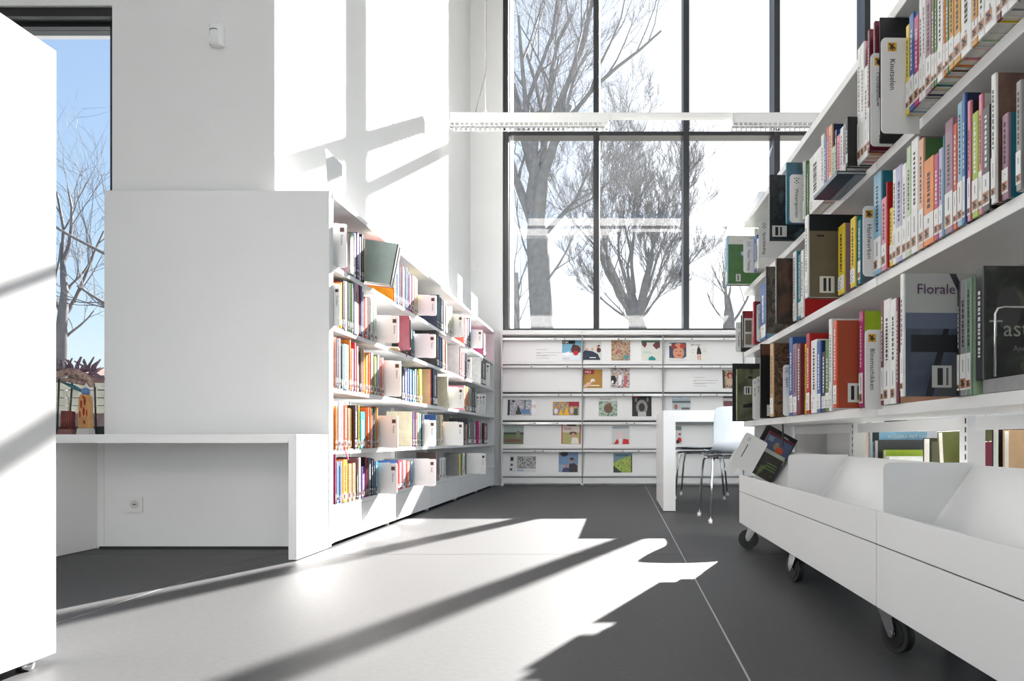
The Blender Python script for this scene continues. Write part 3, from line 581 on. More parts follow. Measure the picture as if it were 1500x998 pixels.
def make_book(loc, rz, d, t, h, sc, cc, near, lab, group, emb='brown', tilt=0.0, lf=.34, pr=None, parts=True, seed=0, nm='book', rot=None):
    """local x = into the shelf from the spine, y = thickness, z = up; near: 0 if the face at y=0 looks at the camera, 1 if y=t"""
    root = thing(nm, lab, 'book', loc, rz, group)
    if rot: root.rotation_euler = rot
    elif tilt: root.rotation_euler = (tilt, 0, rz)
    th = min(.0022, t*.22); S = cmat(sc); C = cmat(cc) if isinstance(cc, str) else cc
    rr = random.Random(seed)
    mb = MB(); r = min(.0025, t*.3)
    mb.prism([(0, r), (r*.6, 0), (th*1.3+r, 0), (th*1.3+r, t), (r*.6, t), (0, t-r)], 'z', 0, h, S)
    mb.box(th*1.3+r, d, 0, th, 0, h, C); mb.box(th*1.3+r, d, t-th, t, 0, h, C)
    mb.build('cover', None, root)
    bx('pages', th*1.3+r+.0002, d-.004, th+.0001, t-th-.0001, .003, h-.003, PAGES, root)
    if t > .004 and parts:
        M = frame((-.0003, t-.0006, 0), (0, -1, 0), (0, 0, 1)); w = t-.0012; mb = MB()
        def rect(a, b, c, e, m, zz=.0002): mb.add([M @ Vector(p) for p in ((a*w, b, zz), (c*w, b, zz), (c*w, e, zz), (a*w, e, zz))], [(0,1,2,3)], m)
        if lf > 0:
            rect(0, .012, 1, h*lf, LABEL, .0001)
            s = min(w*.86, .024); emblem(mb, M @ Matrix.Translation((w*.07, .016, .0002)), s, emb)
            if w > .006: rect(.42, .05, .56, h*lf-.012, GINK)
        if w > .008:
            z = h*(lf+.06) if lf else h*.2
            ink = LABEL if PAL[sc][1][0]+PAL[sc][1][1]+PAL[sc][1][2] < 1.5 else INK
            end = h*rr.uniform(.75, .93)
            a, b = (.36, .64)
            while z < end: l = rr.uniform(.004, .010); rect(a, z, b, z+l, ink); z += l+rr.uniform(.0015, .005)
        mb.build('spine_label', None, root)
    if pr:
        mb = MB()
        if near == 0: M = frame((th+r, -.0002, 0), (1, 0, 0), (0, 0, 1))
        else: M = frame((d, t+.0002, 0), (-1, 0, 0), (0, 0, 1))
        prints(mb, M, d-th-r, h, pr); mb.build('cover_print', None, root)
    return root
LBL = [('r',.62,.05,.80,.24,(.88,.88,.87)),('r',.65,.07,.69,.22,(.1,.1,.1)),('r',.705,.07,.72,.22,(.1,.1,.1)),('r',.74,.07,.77,.22,(.1,.1,.1))]
LBR = [('r',.06,.05,.20,.24,(.88,.88,.87)),('r',.09,.07,.12,.22,(.1,.1,.1)),('r',.13,.07,.145,.22,(.1,.1,.1)),('r',.155,.07,.18,.22,(.1,.1,.1))]
SPAN = ['top', 'second', 'third', 'fourth', 'bottom']
# ---- left bookcase.  (c0, s0, s1, ytop, spine colour, cover colour): cover seen from c0 to s0, spine from s0 to s1
L = {
0: [(508,513,518,341,'gn','mv'),(518,518.3,521.5,341,'wh','lb'),(521.5,522,526,340,'pu','ma'),(526,527,529,347,'wh','wh'),(529,530,532,343,'nv','nv'),(532,532.5,533.5,350,'oc','bk'),
    (565,576,578.5,384,'ro','ye'),(578.5,579,581,386,'wh','wh'),(581,581.5,585,386,'bl','nv'),(585,585.5,587,389,'li','li'),(587,587.5,589,389,'ma','ma'),(589,589.5,592,391,'wh','wh'),(592,592.3,594,391,'gy','gy'),(594,594.5,596.5,392,'bl','bl'),(596.5,597,598.5,398,'lb','te'),(598.5,599,602.5,402,'mg','mg'),(602.5,603,606.5,403,'mv','ma'),(606.5,607,609,405,'cr','wh'),(609,609.4,611.5,409,'cr','ye'),
    (639,640,641.5,432,'nv','nv'),(641.5,642,644,432,'te','bk'),(644,645,649,436,'dg','bk'),(649,649.5,652,440,'li','li'),(652,653.5,657.5,447,'tn','te'),(657.5,658,660,448,'wh','wh'),(660,660.4,662.8,449,'cr','ol'),
    (678.5,679,680.5,466,'ro','ro'),(680.5,681,684.5,466,'pk','bk'),(684.5,685,687,466,'sl','sl'),(687,687.4,689.6,464,'nv','nv'),(706.8,708,711.5,487,'db','mg')],
1: [(498.6,499,501.2,414,'ye','or'),(501.2,501.6,504,411,'nv','ma'),(504,504.4,508.8,412,'wh','wh'),(508.8,509.2,511.8,414,'bk','bk'),(511.8,512.2,514.2,415,'gn','ye'),(514.2,514.6,517.5,415,'te','lm'),(517.5,519,525.5,414,'mv','db'),(525.5,526,527.5,411,'ma','ma'),(527.8,528.3,531,419,'bl','ro'),(531,531.3,533,428,'wh','wh'),(533,533.6,538,435,'ro','ro'),(538,538.4,539.5,435,'wh','wh'),(539.5,540,542,435,'bk','gy'),(542,542.4,545.5,437,'wh','wh'),(545.5,546,548,440,'pg','wh'),(548,548.3,551.5,441,'wh','wh'),
    (601,602,604,482,'bk','bk'),(604,604.4,607.5,485,'te','wh'),(638.6,639.5,643,485,'bk','bk'),(643,643.4,646,493,'bl','te'),(646,646.3,648,495,'nv','nv'),(648,648.4,650,498,'wh','wh'),(650,650.3,651.8,499,'tn','tn'),(651.8,652.2,654.8,499,'ma','ma'),(655,673,675.5,507,'ma','wh'),(675.5,676,678.5,517,'ro','pe'),(678.5,679,680.5,518,'li','li'),(680.5,681,683.4,518,'db','ma'),(691,704.5,711.5,523,'dg','wh')],
2: [(490.4,490.8,492.2,494,'pk','pe'),(492.2,492.6,495.3,497,'sl','sl'),(495.3,495.7,499,496,'wh','wh'),(499,499.2,500.3,505,'bk','bk'),(500.3,500.7,502.7,506,'wh','wh'),(502.7,504,510.8,504,'lb','sg'),(510.8,511.3,514,498,'or','or'),(514,514.5,518,511,'wh','tn'),(518,518.5,521.5,502,'mg','rd'),(521.5,522,525.5,507,'cr','wh'),(525.5,526,528,515,'bk','br'),(528,528.4,530.5,511,'pe','tn'),(530.5,530.9,532.5,513,'ro','wh'),(532.5,532.9,534.5,518,'ye','wh'),(534.5,535,538.8,517,'or','ye'),(538.8,539.2,541.6,518,'or','ro'),(541.6,543,547,517,'mv','tn'),
    (547,547.5,551.5,522,'lm','ol'),(551.5,552,555.5,520,'li','gy'),(555.5,556,558.5,524,'pk','wh'),(558.5,559,562,524,'pe','rd'),
    (588,588.6,592.3,537,'bk','bk'),(592.3,592.8,596,541,'li','gy'),(596,596.5,599,540,'bl','wh'),(599,599.4,603.4,541,'bl','nv'),(603.4,604,607.4,543,'te','nv'),(607.4,607.8,609.8,541,'wh','gn'),(609.8,610.2,612.5,543,'br','ma'),(612.5,612.8,614.2,541,'lm','gn'),(614.2,614.5,618,541,'ye','wh'),(618,630,632,541,'rd','tn'),(633,634,640.8,539,'nv','bk'),(641.5,654.5,656.5,552,'wh','cr'),(679.2,679.6,681.5,565,'wh','pk'),(681.5,682,686,566,'or','ro'),(686,687,691,568,'gy','sg'),(691,691.4,694,568,'bk','te'),(694,694.4,697.5,568,'dg','dg')],
3: [(490,490.4,494,595,'or','or'),(494,494.3,499,588,'li','wh'),(499,499.4,503,589,'wh','wh'),(503,504.4,508.8,594,'ro','ro'),(508.8,509.2,512.3,598,'pg','lm'),(512.3,512.6,514,599,'tn','or'),(518.4,519,523.4,594,'nv','bk'),(523.4,523.8,526.5,594,'ye','or'),(526.5,527,535,603,'te','te'),(535,535.4,537,597,'or','or'),(537,537.4,541,597,'ro','rd'),(541,541.4,543.8,597,'or','pe'),(543.8,544.2,545.6,599,'wh','wh'),(545.6,546,548.5,605,'ma','db'),(548.5,548.9,550.4,598,'pg','gn'),(550.4,550.8,553.6,596,'or','br'),
    (583.5,602,603.6,603,'cr','cr'),(604,604.6,607.3,604,'pu','bl'),(607.3,607.7,610.4,604,'ma','rd'),(610.4,610.8,613.4,605,'cr','cr'),(613.4,613.8,616.8,606,'ag','pk'),(616.8,617.2,619.8,607,'bk','db'),(619.8,620.2,621,607,'wh','wh'),(638.5,639,640.8,608,'lb','bl'),(641.2,641.8,645,608,'tn','cr'),(645,645.4,649,608,'cr','tn'),(679,679.5,682,620,'nv','bl'),(682,682.4,684.4,622,'pe','bk'),(684.4,685,690.4,613,'dg','dg'),(690.4,690.8,692.5,617,'gy','gy'),(692.5,693,697,616,'sl','bk'),(697,701,703.6,617,'mg','mg'),(703.6,704,706,618,'gy','gy'),(706.5,709,714,620,'ma','db')],
4: [(490,490.4,492,665,'pk','mg'),(492,492.8,496,678,'lb','lb'),(496,496.4,498.6,683,'bl','li'),(498.6,499,501,676,'wh','wh'),(501,502,509,674,'oc','or'),(509,510.4,515,680,'tn','pe'),(515,515.5,520.8,679,'tn','br'),(520.8,522,524.2,690,'bk','tn'),(524.2,525.8,528.4,671,'wh','mv'),(528.4,529,534.6,684,'pu','gn'),(534.6,535.2,537,670,'mg','bk'),(537,537.4,539.4,671,'br','br'),(539.4,539.8,543.2,671,'sl','gy'),(543.2,543.6,546.4,672,'bk','bk'),(546.4,546.8,548.8,673,'pu','mv'),(548.8,549.3,553.6,676,'te','te'),
    (582,583,590,675,'rd','bl'),(590,590.4,594.2,675,'wh','wh'),(594.2,595.8,600.8,676,'ro','bl'),(601,602,605.4,677,'lb','bl'),(638.4,640,642,663,'mv','db'),(642,642.4,643.6,664,'gy','gy'),(643.6,644.2,648,671,'wh','nv'),(648,648.4,652.8,671,'wh','cr'),(653,672.4,675,665,'ye','gy'),(675,675.4,677.6,664,'gn','ol'),(677.6,678,681.4,664,'wh','cr'),(681.4,681.8,683.2,664,'db','bk')],
}
# dividers: (face from, strip from, strip to, ytop)
LD = {0: [(495,501,508,327),(611,633.5,639,432),(663,673,678.4,461),(690,702,706.6,483)],
      1: [(489,491,498.5,415),(552,579,584,462),(607.6,631,638,489),(683.5,684,690.5,523),(712,712.6,717.5,532)],
      2: [(563,579,587.5,528),(658,672.5,679,567),(697.6,698.4,702,577),(702.1,702.6,706,577),(706.1,706.6,711,577)],
      3: [(555,575,583,609),(621.2,631,638,615),(650,671.6,678.8,618)],
      4: [(555,575,581.8,678),(606,631,638,672),(684,706.6,711.6,664)]}
def divider_left(c0, s0, s1, yt, z, row, idx):
    Y = (abs(FX)-.0)*F/(VX-c0); Xp = (VX-s1)*Y/F; prd = min(max(1.40-Xp, .015), .20)
    Y = min(Y, 7.9)
    h = min(EH+(VY-yt)*Y/F - z, .272)
    t = thing('shelf_divider', '%s white section divider from the near end, %s shelf of the left bookcase' % (ORD[idx], SPAN[row]), 'divider', (FX, Y, z), 0, 'white section dividers')
    sw = min(.045, prd)
    MB().prism(rrect(-.20, prd-sw, 0.0, h, .006, 'd'), 'y', -.0005, .0025).prism([(-.20, h*.74), (prd-sw-.001, h*.74), (prd-sw-.001, h*.748), (-.20, h*.748)], 'y', -.0012, -.0006).build('backing_sheet', METAL_W, t)
    MB().prism(rrect(prd-sw, prd, .0015 if prd < .03 else -.002, h-.004, .010, 'bc'), 'y', -.004, .004).build('name_plate', LABEL, t)
    mb = MB(); emblem(mb, frame((prd-sw*.75, -.0045, h-.045), (1, 0, 0), (0, 0, 1)), sw*.5, 'ruby')
    w = ('Romans', 'Thrillers', 'Science', 'Reizen', 'Historie', 'Jeugd')[(row+idx) % 6]
    put_text(mb, w, frame((prd-sw*.62, -.0045, h-.06), (0, 0, -1), (1, 0, 0)), .011, INK)
    mb.build('plate_print', None, t)
    return Y
cnt = {}
def name_colour(sc, cc): return PAL[sc][0]
for row, books in L.items():
    z = LZ[row]; div = sorted(LD[row]); cur = 0; cc_ = {}
    occ = []
    for i, dv in enumerate(div): yy = divider_left(*dv, z+.0006, row, i); occ.append((yy-.005, yy+.005))
    for (c0, s0, s1, yt, sc, cc) in books:
        Yn = 1.40*F/(VX-c0)
        pr = 0.006
        if s0-c0 > .8: pr = min(.16, max(.006, 1.40-(VX-s0)*Yn/F)) if s0-c0 < 10 else 0.006
        Xs = 1.40-pr
        if s0-c0 >= 10:                      # broad cover seen because the shelf in front of it is empty
            Yn = 1.40*F/(VX-s0)
        Yf = Xs*F/(VX-s1)
        Yf = max(Yf, Yn+.005)
        if Yn < cur+.0006: Yn = cur+.0006; Yf = max(Yf, Yn+.005)
        for a, b in occ:
            if Yn < b and Yf > a:
                if (Yn+Yf)/2 > (a+b)/2: Yn = b+.0005; Yf = max(Yf, Yn+.006)
                else: Yf = a-.0005; Yn = min(Yn, Yf-.005)
        if Yf > 7.97: continue
        cur = Yf
        t = Yf-Yn
        for yj in LY:                        # keep clear of nothing: shelves run through
            pass
        h = EH+(VY-yt)*Yn/F-z; h = min(max(h, .15), .270)
        k = cc_.get(sc, 0); cc_[sc] = k+1
        n_same = sum(1 for q in books if q[4] == sc)
        lab = '%s book, %s from the near end, %s shelf of the left bookcase' % (PAL[sc][0], 'only one so coloured' if n_same == 1 else ORD[k]+' such', SPAN[row])
        if n_same == 1: lab = 'the single %s book on the %s shelf of the left bookcase' % (PAL[sc][0], SPAN[row])
        d = min(.235, max(.12, h*.72))
        make_book((-Xs, Yf, z+.0006), math.pi, d+ (0 if pr < .03 else 0), t, h, sc, cc, 1, lab, 'books in the left bookcase', emb='ruby', lf=.20, seed=int(s0*10)+row)
# tilted big books on the top shelf, red zip bag, page flags
def left_special():
    z = LZ[0]+.001
    Y = 1.40*F/(VX-535)
    mk = make_book
    mk((-1.290, 4.06, z+.010), math.pi, .215, .030, .245, 'bk', mat('print_pale_sage_cover', s2l((.66, .73, .70)), .4, noise=.08, nscale=14), 1, 'large sage green book leaning out over the top shelf edge of the left bookcase', 'books in the left bookcase', lf=0, rot=(R(8), R(-8), math.pi))
    mk((-1.290, 4.10, z+.006), math.pi, .21, .034, .238, 'dg', 'rd', 1, 'dark grey book with red edges leaning behind the large sage green book', 'books in the left bookcase', lf=0, rot=(R(8), R(-8), math.pi))
    z = LZ[1]+.001
    bgm = mat('burgundy_leather', (.30, .07, .10), .45, noise=.2, nscale=12)
    t = thing('burgundy_case', 'burgundy soft case sticking out of the second shelf of the left bookcase', 'case', (-1.345, 4.60, z), 0)
    MB().prism(rrect(-.075, 0, .012, .235, .012), 'y', -.014, .014).build('case_body', bgm, t, bevel=.004)
    MB().tube([(.001, -.0, .03), (.002, 0, .21)], .002, 6).build('zip', DARKGAP, t)
    MB().tube([(-.02, -.014, .014), (-.02, -.016, -.008), (-.018, -.017, -.03)], .003, 5).build('pull_tag', INK, t)
    t = thing('ribbon', 'pink striped ribbon hanging from the fourth shelf of the left bookcase', 'ribbon', (-1.392, 3.62, LZ[3]), 0)
    MB().prism([(0, 0), (.006, 0), (.024, -.055), (.017, -.055)], 'y', -.001, .001).build('ribbon_strip', pmat((.80, .25, .40)), t)
    t = thing('tan_booklet', 'tan booklet lying flat, sticking out of the second shelf, left bookcase', 'book', (-1.50, 4.34, LZ[1]+.0008), R(12), 'books in the left bookcase')
    MB().box(0, .15, 0, .20, 0, .004).build('cover', cmat('tn'), t); MB().box(.004, .149, .003, .197, .0041, .008).build('pages', PAGES, t)
left_special()
# ================================================================== RIGHT BOOKCASE
A = .8115; TH = math.atan(.038)
rb = thing('bookcase', 'white double-sided bookcase full of books along the right edge', 'bookcase', (A, 0, 0), TH)
RM = Matrix.Translation((A, 0, 0)) @ Matrix.Rotation(TH, 4, 'Z')
RY_ = [.24, 1.144, 2.048, 2.948, 3.852]; RZS = [1.325, .994, .623]
for k in range(4):
    a, b = RY_[k]+.001, RY_[k+1]-.001
    bx('top_board', 0, .57, a, b, 1.664, 1.694, METAL_W, rb, bevel=.002)
    for z in RZS: bx('shelf_board', 0, .262, a+.001, b-.001, z-.028, z, METAL_W, rb, bevel=.0015); 
    for z in (1.325, .994, .29): bx('shelf_board', .314, .572, a+.001, b-.001, z-.028, z, METAL_W, rb)
    bx('back_panel', .270, .276, a+.03, b-.03, .60 if k < 3 else .05, 1.66, GREYP, rb)
    bx('cross_rail', .268, .29, a+.035, b-.035, .555, .592, METAL_W, rb)
bx('back_panel',   .270, .276, 3.30, 3.79, .05, .55, METAL_W, rb)
bx('back_panel', .270, .276, 3.80, 3.84, .05, 1.66, METAL_W, rb)
for k in range(4):
    u = MB().box(.264, .316, RY_[k]+(-.0) , RY_[k]+.045, .0, 1.66).build('upright', METAL_W, rb)
    sl_ = MB()
    for q in range(60): sl_.box(.2632, .2639, RY_[k]+.008, RY_[k]+.014, .08+q*.026, .096+q*.026)
    sl_.build('slots', DARKGAP, u)
MB().prism([(.06, .02), (.56, .02), (.56, 1.66), (.06, 1.66)], 'y', 3.853, 3.870).build('end_frame', METAL_W, rb)
MB().tube([(.01, 3.10, .594), (.012, 3.10, .53), (.01, 3.10, .49)], .004, 5).build('hook', INK, rb)
def rw(u, v, z): return RM @ Vector((u, v, z))
def ylocal(px, a): return F*a/(px-868.0)
# rows of the right bookcase, far end first: (s0, s1, c1, ytop, spine, cover, extra prints)
dk_cov = wave_mix('print_sage_photo', [(.13,.14,.11),(.30,.32,.24),(.42,.42,.33),(.12,.10,.09)], 9)
root_cov = wave_mix('print_bronze_roots', [(.10,.07,.06),(.45,.33,.22),(.20,.14,.11),(.62,.48,.34)], 22, dist=1.5)
white_scr = wave_mix('print_black_marble', [(.09,.11,.12),(.16,.20,.21),(.10,.10,.11),(.28,.34,.35)], 14)
river = wave_mix('print_blue_river', [(.28,.42,.55),(.30,.45,.58),(.25,.38,.40),(.45,.55,.5)], 10)
photo1 = wave_mix('print_street_photo', [(.20,.20,.20),(.45,.42,.38),(.28,.27,.25),(.55,.52,.47)], 20)
brownc = wave_mix('print_brown_cover', [(.16,.13,.10),(.22,.17,.13),(.35,.25,.2),(.18,.14,.11)], 12)
leafc = wave_mix('print_rust_leather', [(.36,.25,.22),(.42,.30,.26),(.48,.36,.31),(.33,.24,.21)], 18)
herb = wave_mix('print_green_garland', [(.10,.14,.09),(.28,.34,.20),(.20,.24,.14),(.42,.44,.28)], 24)
florp = wave_mix('print_dark_blue_sculpture', [(.10,.12,.16),(.20,.23,.30),(.30,.33,.38),(.14,.15,.18)], 6)
tastyc = wave_mix('print_black_herbs', [(.08,.08,.08),(.13,.13,.12),(.20,.21,.18),(.36,.37,.32)], 16, dist=.8)
RROW = {
0: [(1062,1065,1088,346,'lb','gn',[('r',0,.82,1,1,(.86,.86,.84)),('t','SPORT',.62,.86,.10,(.35,.58,.70)),('r',.3,.9,.45,.905,(.5,.6,.6)),('e',.42,.62,.13,.07,(.30,.45,.42)),('e',.46,.63,.10,.05,(.70,.78,.74)),('r',.44,.26,.62,.29,(.5,.22,.16)),('r',.22,.05,.36,.2,(.85,.86,.84)),('r',.27,.07,.30,.18,(.1,.1,.1))]),
    (1104,1107,1108,344,'bl','pu',None),(1108,1109.5,1110,350,'wh','wh',None),(1125.5,1127,1150,257,'bk',white_scr,[('r',.02,.05,.26,.22,(.82,.82,.80)),('r',.07,.07,.12,.2,(.1,.1,.1)),('r',.15,.07,.18,.2,(.1,.1,.1)),('r',.5,.3,.54,.62,(.6,.62,.6)),('r',.65,.35,.68,.68,(.62,.40,.35)),('e',.42,.5,.03,.02,(.8,.4,.3))]),
    (1150,1151.5,1174,239,'te',river,[('t','W',.28,.80,.14,(.85,.80,.50))]),(1175,1178,1181,236,'wh','gn',None),(1181,1183.5,1185,240,'gn','lm',None),
    (1185,1201,1202,214,'wh','wh',None),(1202,1205,1206,196,'wh','pe',None),(1206,1209,1210,200,'bl','wh',None),(1210,1212,1213,186,'ro','sl',None),(1213,1217,1218,182,'pe','nv',None),(1218,1221,1222,214,'pg','gn',None),(1222,1224.5,1225,190,'nv','bl',None),(1225,1229,1230,196,'pk','pe',None),(1230,1233,1234,186,'wh','wh',None),(1234,1237,1238,180,'gy','wh',None),
    (1238,1241,1255,172,'bk','bk',None),(1255,1259,1260,58,'wh','dg',None),(1260,1264,1265,60,'wh','pk',None),(1265,1269,1270,96,'wh','pe',None),(1270,1273,1277,40,'ma','ma',None),(1278,1281,1285,31,'ma','ma',None),
    (1285,1288,1288.5,22,'bk','bk',None),(1326,1330,1330.5,36,'ye','cr',None),(1330.5,1337,1337.5,18,'bl','lb',None),(1337.5,1344,1345,20,'mg','wh',None),(1345,1349,1350,-8,'wh','wh',None),(1350,1354,1354.5,-14,'wh','gy',None),(1354.5,1362,1363,-16,'mv','nv',None),(1363,1367,1367.5,-12,'ol','cr',None),(1367.5,1371,1371.5,-10,'gn','te',None),(1371.5,1379,1380,-25,'wh','pg',None),(1380,1383,1383.5,-20,'or','pe',None),(1383.5,1388,1388.5,-22,'gn','wh',None),(1388.5,1395,1396,-30,'oc','br',None),(1396,1405,1406,-30,'oc','or',None),(1406,1421,1422,-38,'wh','pk',None),(1422,1430,1431,-34,'oc','wh',None),(1431,1440,1441,-48,'wh','pg',None),(1441,1457,1458,-52,'wh','wh',None),(1458,1464,1465,-40,'ma','ye',None),(1465,1474,1475,-60,'wh','wh',None),(1475,1487,1488,-66,'wh','gy',None),(1488,1506,1507,-70,'gy','wh',None)],
1: [(1082,1085,1087,462,'dg','bk',None),(1086.5,1088,1100,456,'bk','wh',[('r',0,.80,.42,1,(.62,.20,.24)),('r',.44,.80,1,1,(.18,.22,.36)),('r',.05,.06,.3,.36,(.55,.52,.45)),('r',.36,.06,.62,.36,(.5,.48,.42)),('r',.68,.06,.95,.36,(.6,.55,.5)),('r',.05,.42,.3,.74,(.45,.42,.38)),('r',.36,.42,.62,.74,(.58,.55,.48)),('r',.68,.42,.95,.74,(.5,.46,.42))]),
    (1102,1104,1107,442,'rd','ma',None),(1113.5,1120,1121,412,'bl','lb',None),(1121,1122,1135,391,'dg',photo1,None),(1135,1137,1161,379,'db',brownc,[('r',.55,.07,.80,.24,(.80,.82,.74)),('r',.62,.09,.66,.22,(.1,.1,.1)),('r',.70,.09,.73,.22,(.1,.1,.1)),('r',.55,.24,.72,.29,(.45,.60,.25)),('r',.42,.35,.46,.72,(.45,.42,.36))]),
    (1161,1165,1168,368,'wh','te',None),(1168.5,1172,1172.5,372,'te','nv',None),(1172.5,1176,1176.5,366,'wh','rd',None),
    (1178,1182.5,1226,315,'wh',mat('print_khaki', s2l((.42,.38,.30)), .45, noise=.10, nscale=12),[('r',0,.80,1,1,(.06,.065,.08)),('r',.14,.05,.34,.25,(.85,.85,.82)),('r',.19,.07,.23,.23,(.1,.1,.1)),('r',.26,.07,.29,.23,(.1,.1,.1)),('r',.1,.73,.2,.75,(.1,.1,.1))]),
    (1227,1236,1239,327,'ye','mv',None),(1245,1252,1255,317,'ye','te',[('e',.3,.8,.12,.08,(.80,.35,.25))]),(1256,1260,1262,322,'te','sl',None),
    (1279,1289,1290,250,'lb','te',None),(1290.5,1297,1297.5,288,'pk','wh',None),(1297.5,1299,1302,267,'rd','rd',None),(1302.5,1306.5,1307,304,'ye','ol',None),(1307,1311.5,1312,247,'wh','rd',None),(1312,1320,1320.5,240,'li','bl',None),(1320.5,1326.5,1327,238,'wh','lm',None),(1327,1333,1333.5,213,'pg','wh',None),(1334,1343,1344,200,'wh','mv',None),(1344.5,1351,1352,202,'pe','gn',None),(1352.5,1366.5,1367,227,'or','ro',None),(1367.5,1373,1374,224,'mg','wh',None),(1374,1379,1380,216,'li','gy',None),(1380,1382.5,1383,198,'te','ag',None),(1383,1394.5,1395,172,'mv','pk',None),(1395.5,1400.5,1401,180,'ro','or',None),
    (1401.5,1408,1409,148,'lb','wh',None),(1409,1413,1415,136,'bl','nv',None),(1416,1420,1421,147,'pk','bk',None),(1423,1431,1432,162,'lm','ol',None),(1432.5,1437.5,1438,137,'pk','wh',None),(1438,1448,1449,153,'dg','bk',None),(1450.5,1457.5,1466,107,'wh',leafc,[('t','C',.40,.83,.07,(.78,.74,.72)),('t','O',.36,.66,.12,(.82,.78,.76)),('e',.1,.22,.06,.1,(.22,.32,.50))]),(1466.5,1476,1478,165,'mv','te',None),(1487,1495,1499,117,'gy','wh',None),(1500,1512,1514,120,'wh','wh',None)],
2: [(1070.5,1072.5,1077,533,'dg',mat('print_pitch', s2l((.13,.15,.15)), .4, noise=.2),None),(1077.5,1079.5,1102,541,'ol',dk_cov,[('r',.12,.50,.27,.66,(.82,.83,.80)),('r',.16,.52,.18,.64,(.1,.1,.1)),('r',.20,.52,.23,.64,(.1,.1,.1)),('e',.25,.83,.05,.025,(.1,.1,.1)),('e',.40,.80,.04,.025,(.75,.76,.7)),('p',[(.1,.3),(.5,.38),(.95,.28),(.95,.22),(.5,.26),(.1,.24)],(.07,.07,.06))]),
    (1112.5,1113.5,1127,503,'bk',mat('print_jet', s2l((.09,.09,.10)), .4, noise=.15),[('r',0,.85,1,1,(.38,.24,.17)),('r',.1,.03,.6,.18,(.85,.85,.84)),('r',.2,.05,.28,.16,(.1,.1,.1)),('r',.38,.05,.44,.16,(.1,.1,.1))]),(1127.5,1132,1146,503,'tn',root_cov,None),
    (1155.5,1160,1160.5,494,'bl','bl',None),(1161,1166,1166.5,503,'mv','ma',None),(1167,1172,1178,503,'ma','ma',None),(1178,1180,1180.5,504,'ye','or',None),(1180.5,1185.5,1187,488,'rd','rd',None),(1187.5,1195.5,1196,497,'wh','wh',None),(1196,1201.5,1203,499,'bl','nv',None),(1203,1208,1208.5,515,'bk','ro',None),(1208.5,1213,1213.5,497,'gn','wh',None),(1213.5,1217,1218,467,'wh','wh',None),
    (1219.5,1224.5,1258,470,'ro',pmat((.64,.27,.16)),[('r',.28,.07,.96,.86,herb),('t','Creatief',.5,.30,.075,(.62,.30,.42)),('t','met tuingroen',.32,.20,.06,(.60,.28,.40),.6),('r',.12,.06,.34,.28,(.84,.84,.82)),('r',.16,.09,.2,.25,(.1,.1,.1)),('r',.24,.09,.27,.25,(.1,.1,.1))]),
    (1257.5,1263.5,1266,456,'mg','lm',None),(1289.5,1293,1293.5,441,'ma','wh',None),(1293.5,1303,1303.5,437,'wh','gn',None),(1303.5,1311,1311.5,437,'wh','ag',None),(1312,1314.5,1315.5,436,'ma','pe',None),
    (1316.5,1321,1401,402,'wh',florp,[('r',0,.63,1,1,(.66,.66,.65)),('r',0,.55,1,.68,(.36,.39,.47)),('p',[(.40,1),(.46,1),(.62,.7),(.70,.58),(.66,.58),(.55,.72)],(.16,.17,.2)),('r',.05,.36,1,.50,(.06,.06,.09)),('p',[(.18,0),(.35,.55),(.40,.55),(.25,0)],(.05,.06,.07)),('p',[(.28,0),(.45,.33),(1,.40),(1,0)],(.24,.25,.25)),('t','Florale kunst',.10,.835,.082,(.30,.14,.30)),('r',.24,.07,.42,.25,(.70,.70,.68)),('r',.29,.09,.34,.23,(.1,.1,.1)),('r',.37,.09,.39,.23,(.3,.3,.3))]),
    (1400,1404.5,1405,413,'bk','bk',None),(1405.5,1414,1414.5,409,'gy','gy',None),(1414.5,1421.5,1423,407,'sg','pg',None)],
}
RDIV = {0: [(1088.5,1104,363,'Fitness / Training','ball'),(1110.5,1126,333,'Sportkleding','ball'),(1156,1175,257,'Watersporten','ball'),(1274,1285,80,'Modelbouw','craft'),(1289,1326,58,'Knutselen','craft')],
        1: [(1077,1083,473,'Wandelen','ball'),(1108,1113.5,446,'Kampioenen','ball'),(1263,1279,303,'Handwerken','craft')],
        2: [(1101.8,1106.5,555,'Sporten','ball'),(1107.3,1112.4,552,'Sport','ball'),(1146.5,1155.5,535,'Sport','ball'),(1266,1289,484,'Bloemschikken','craft')]}
RSP = ['upper', 'middle', 'lower']; PROUD = [.040, .010, .010]
CATW = {0: 'uppermost visible', 1: 'middle', 2: 'lowest full'}
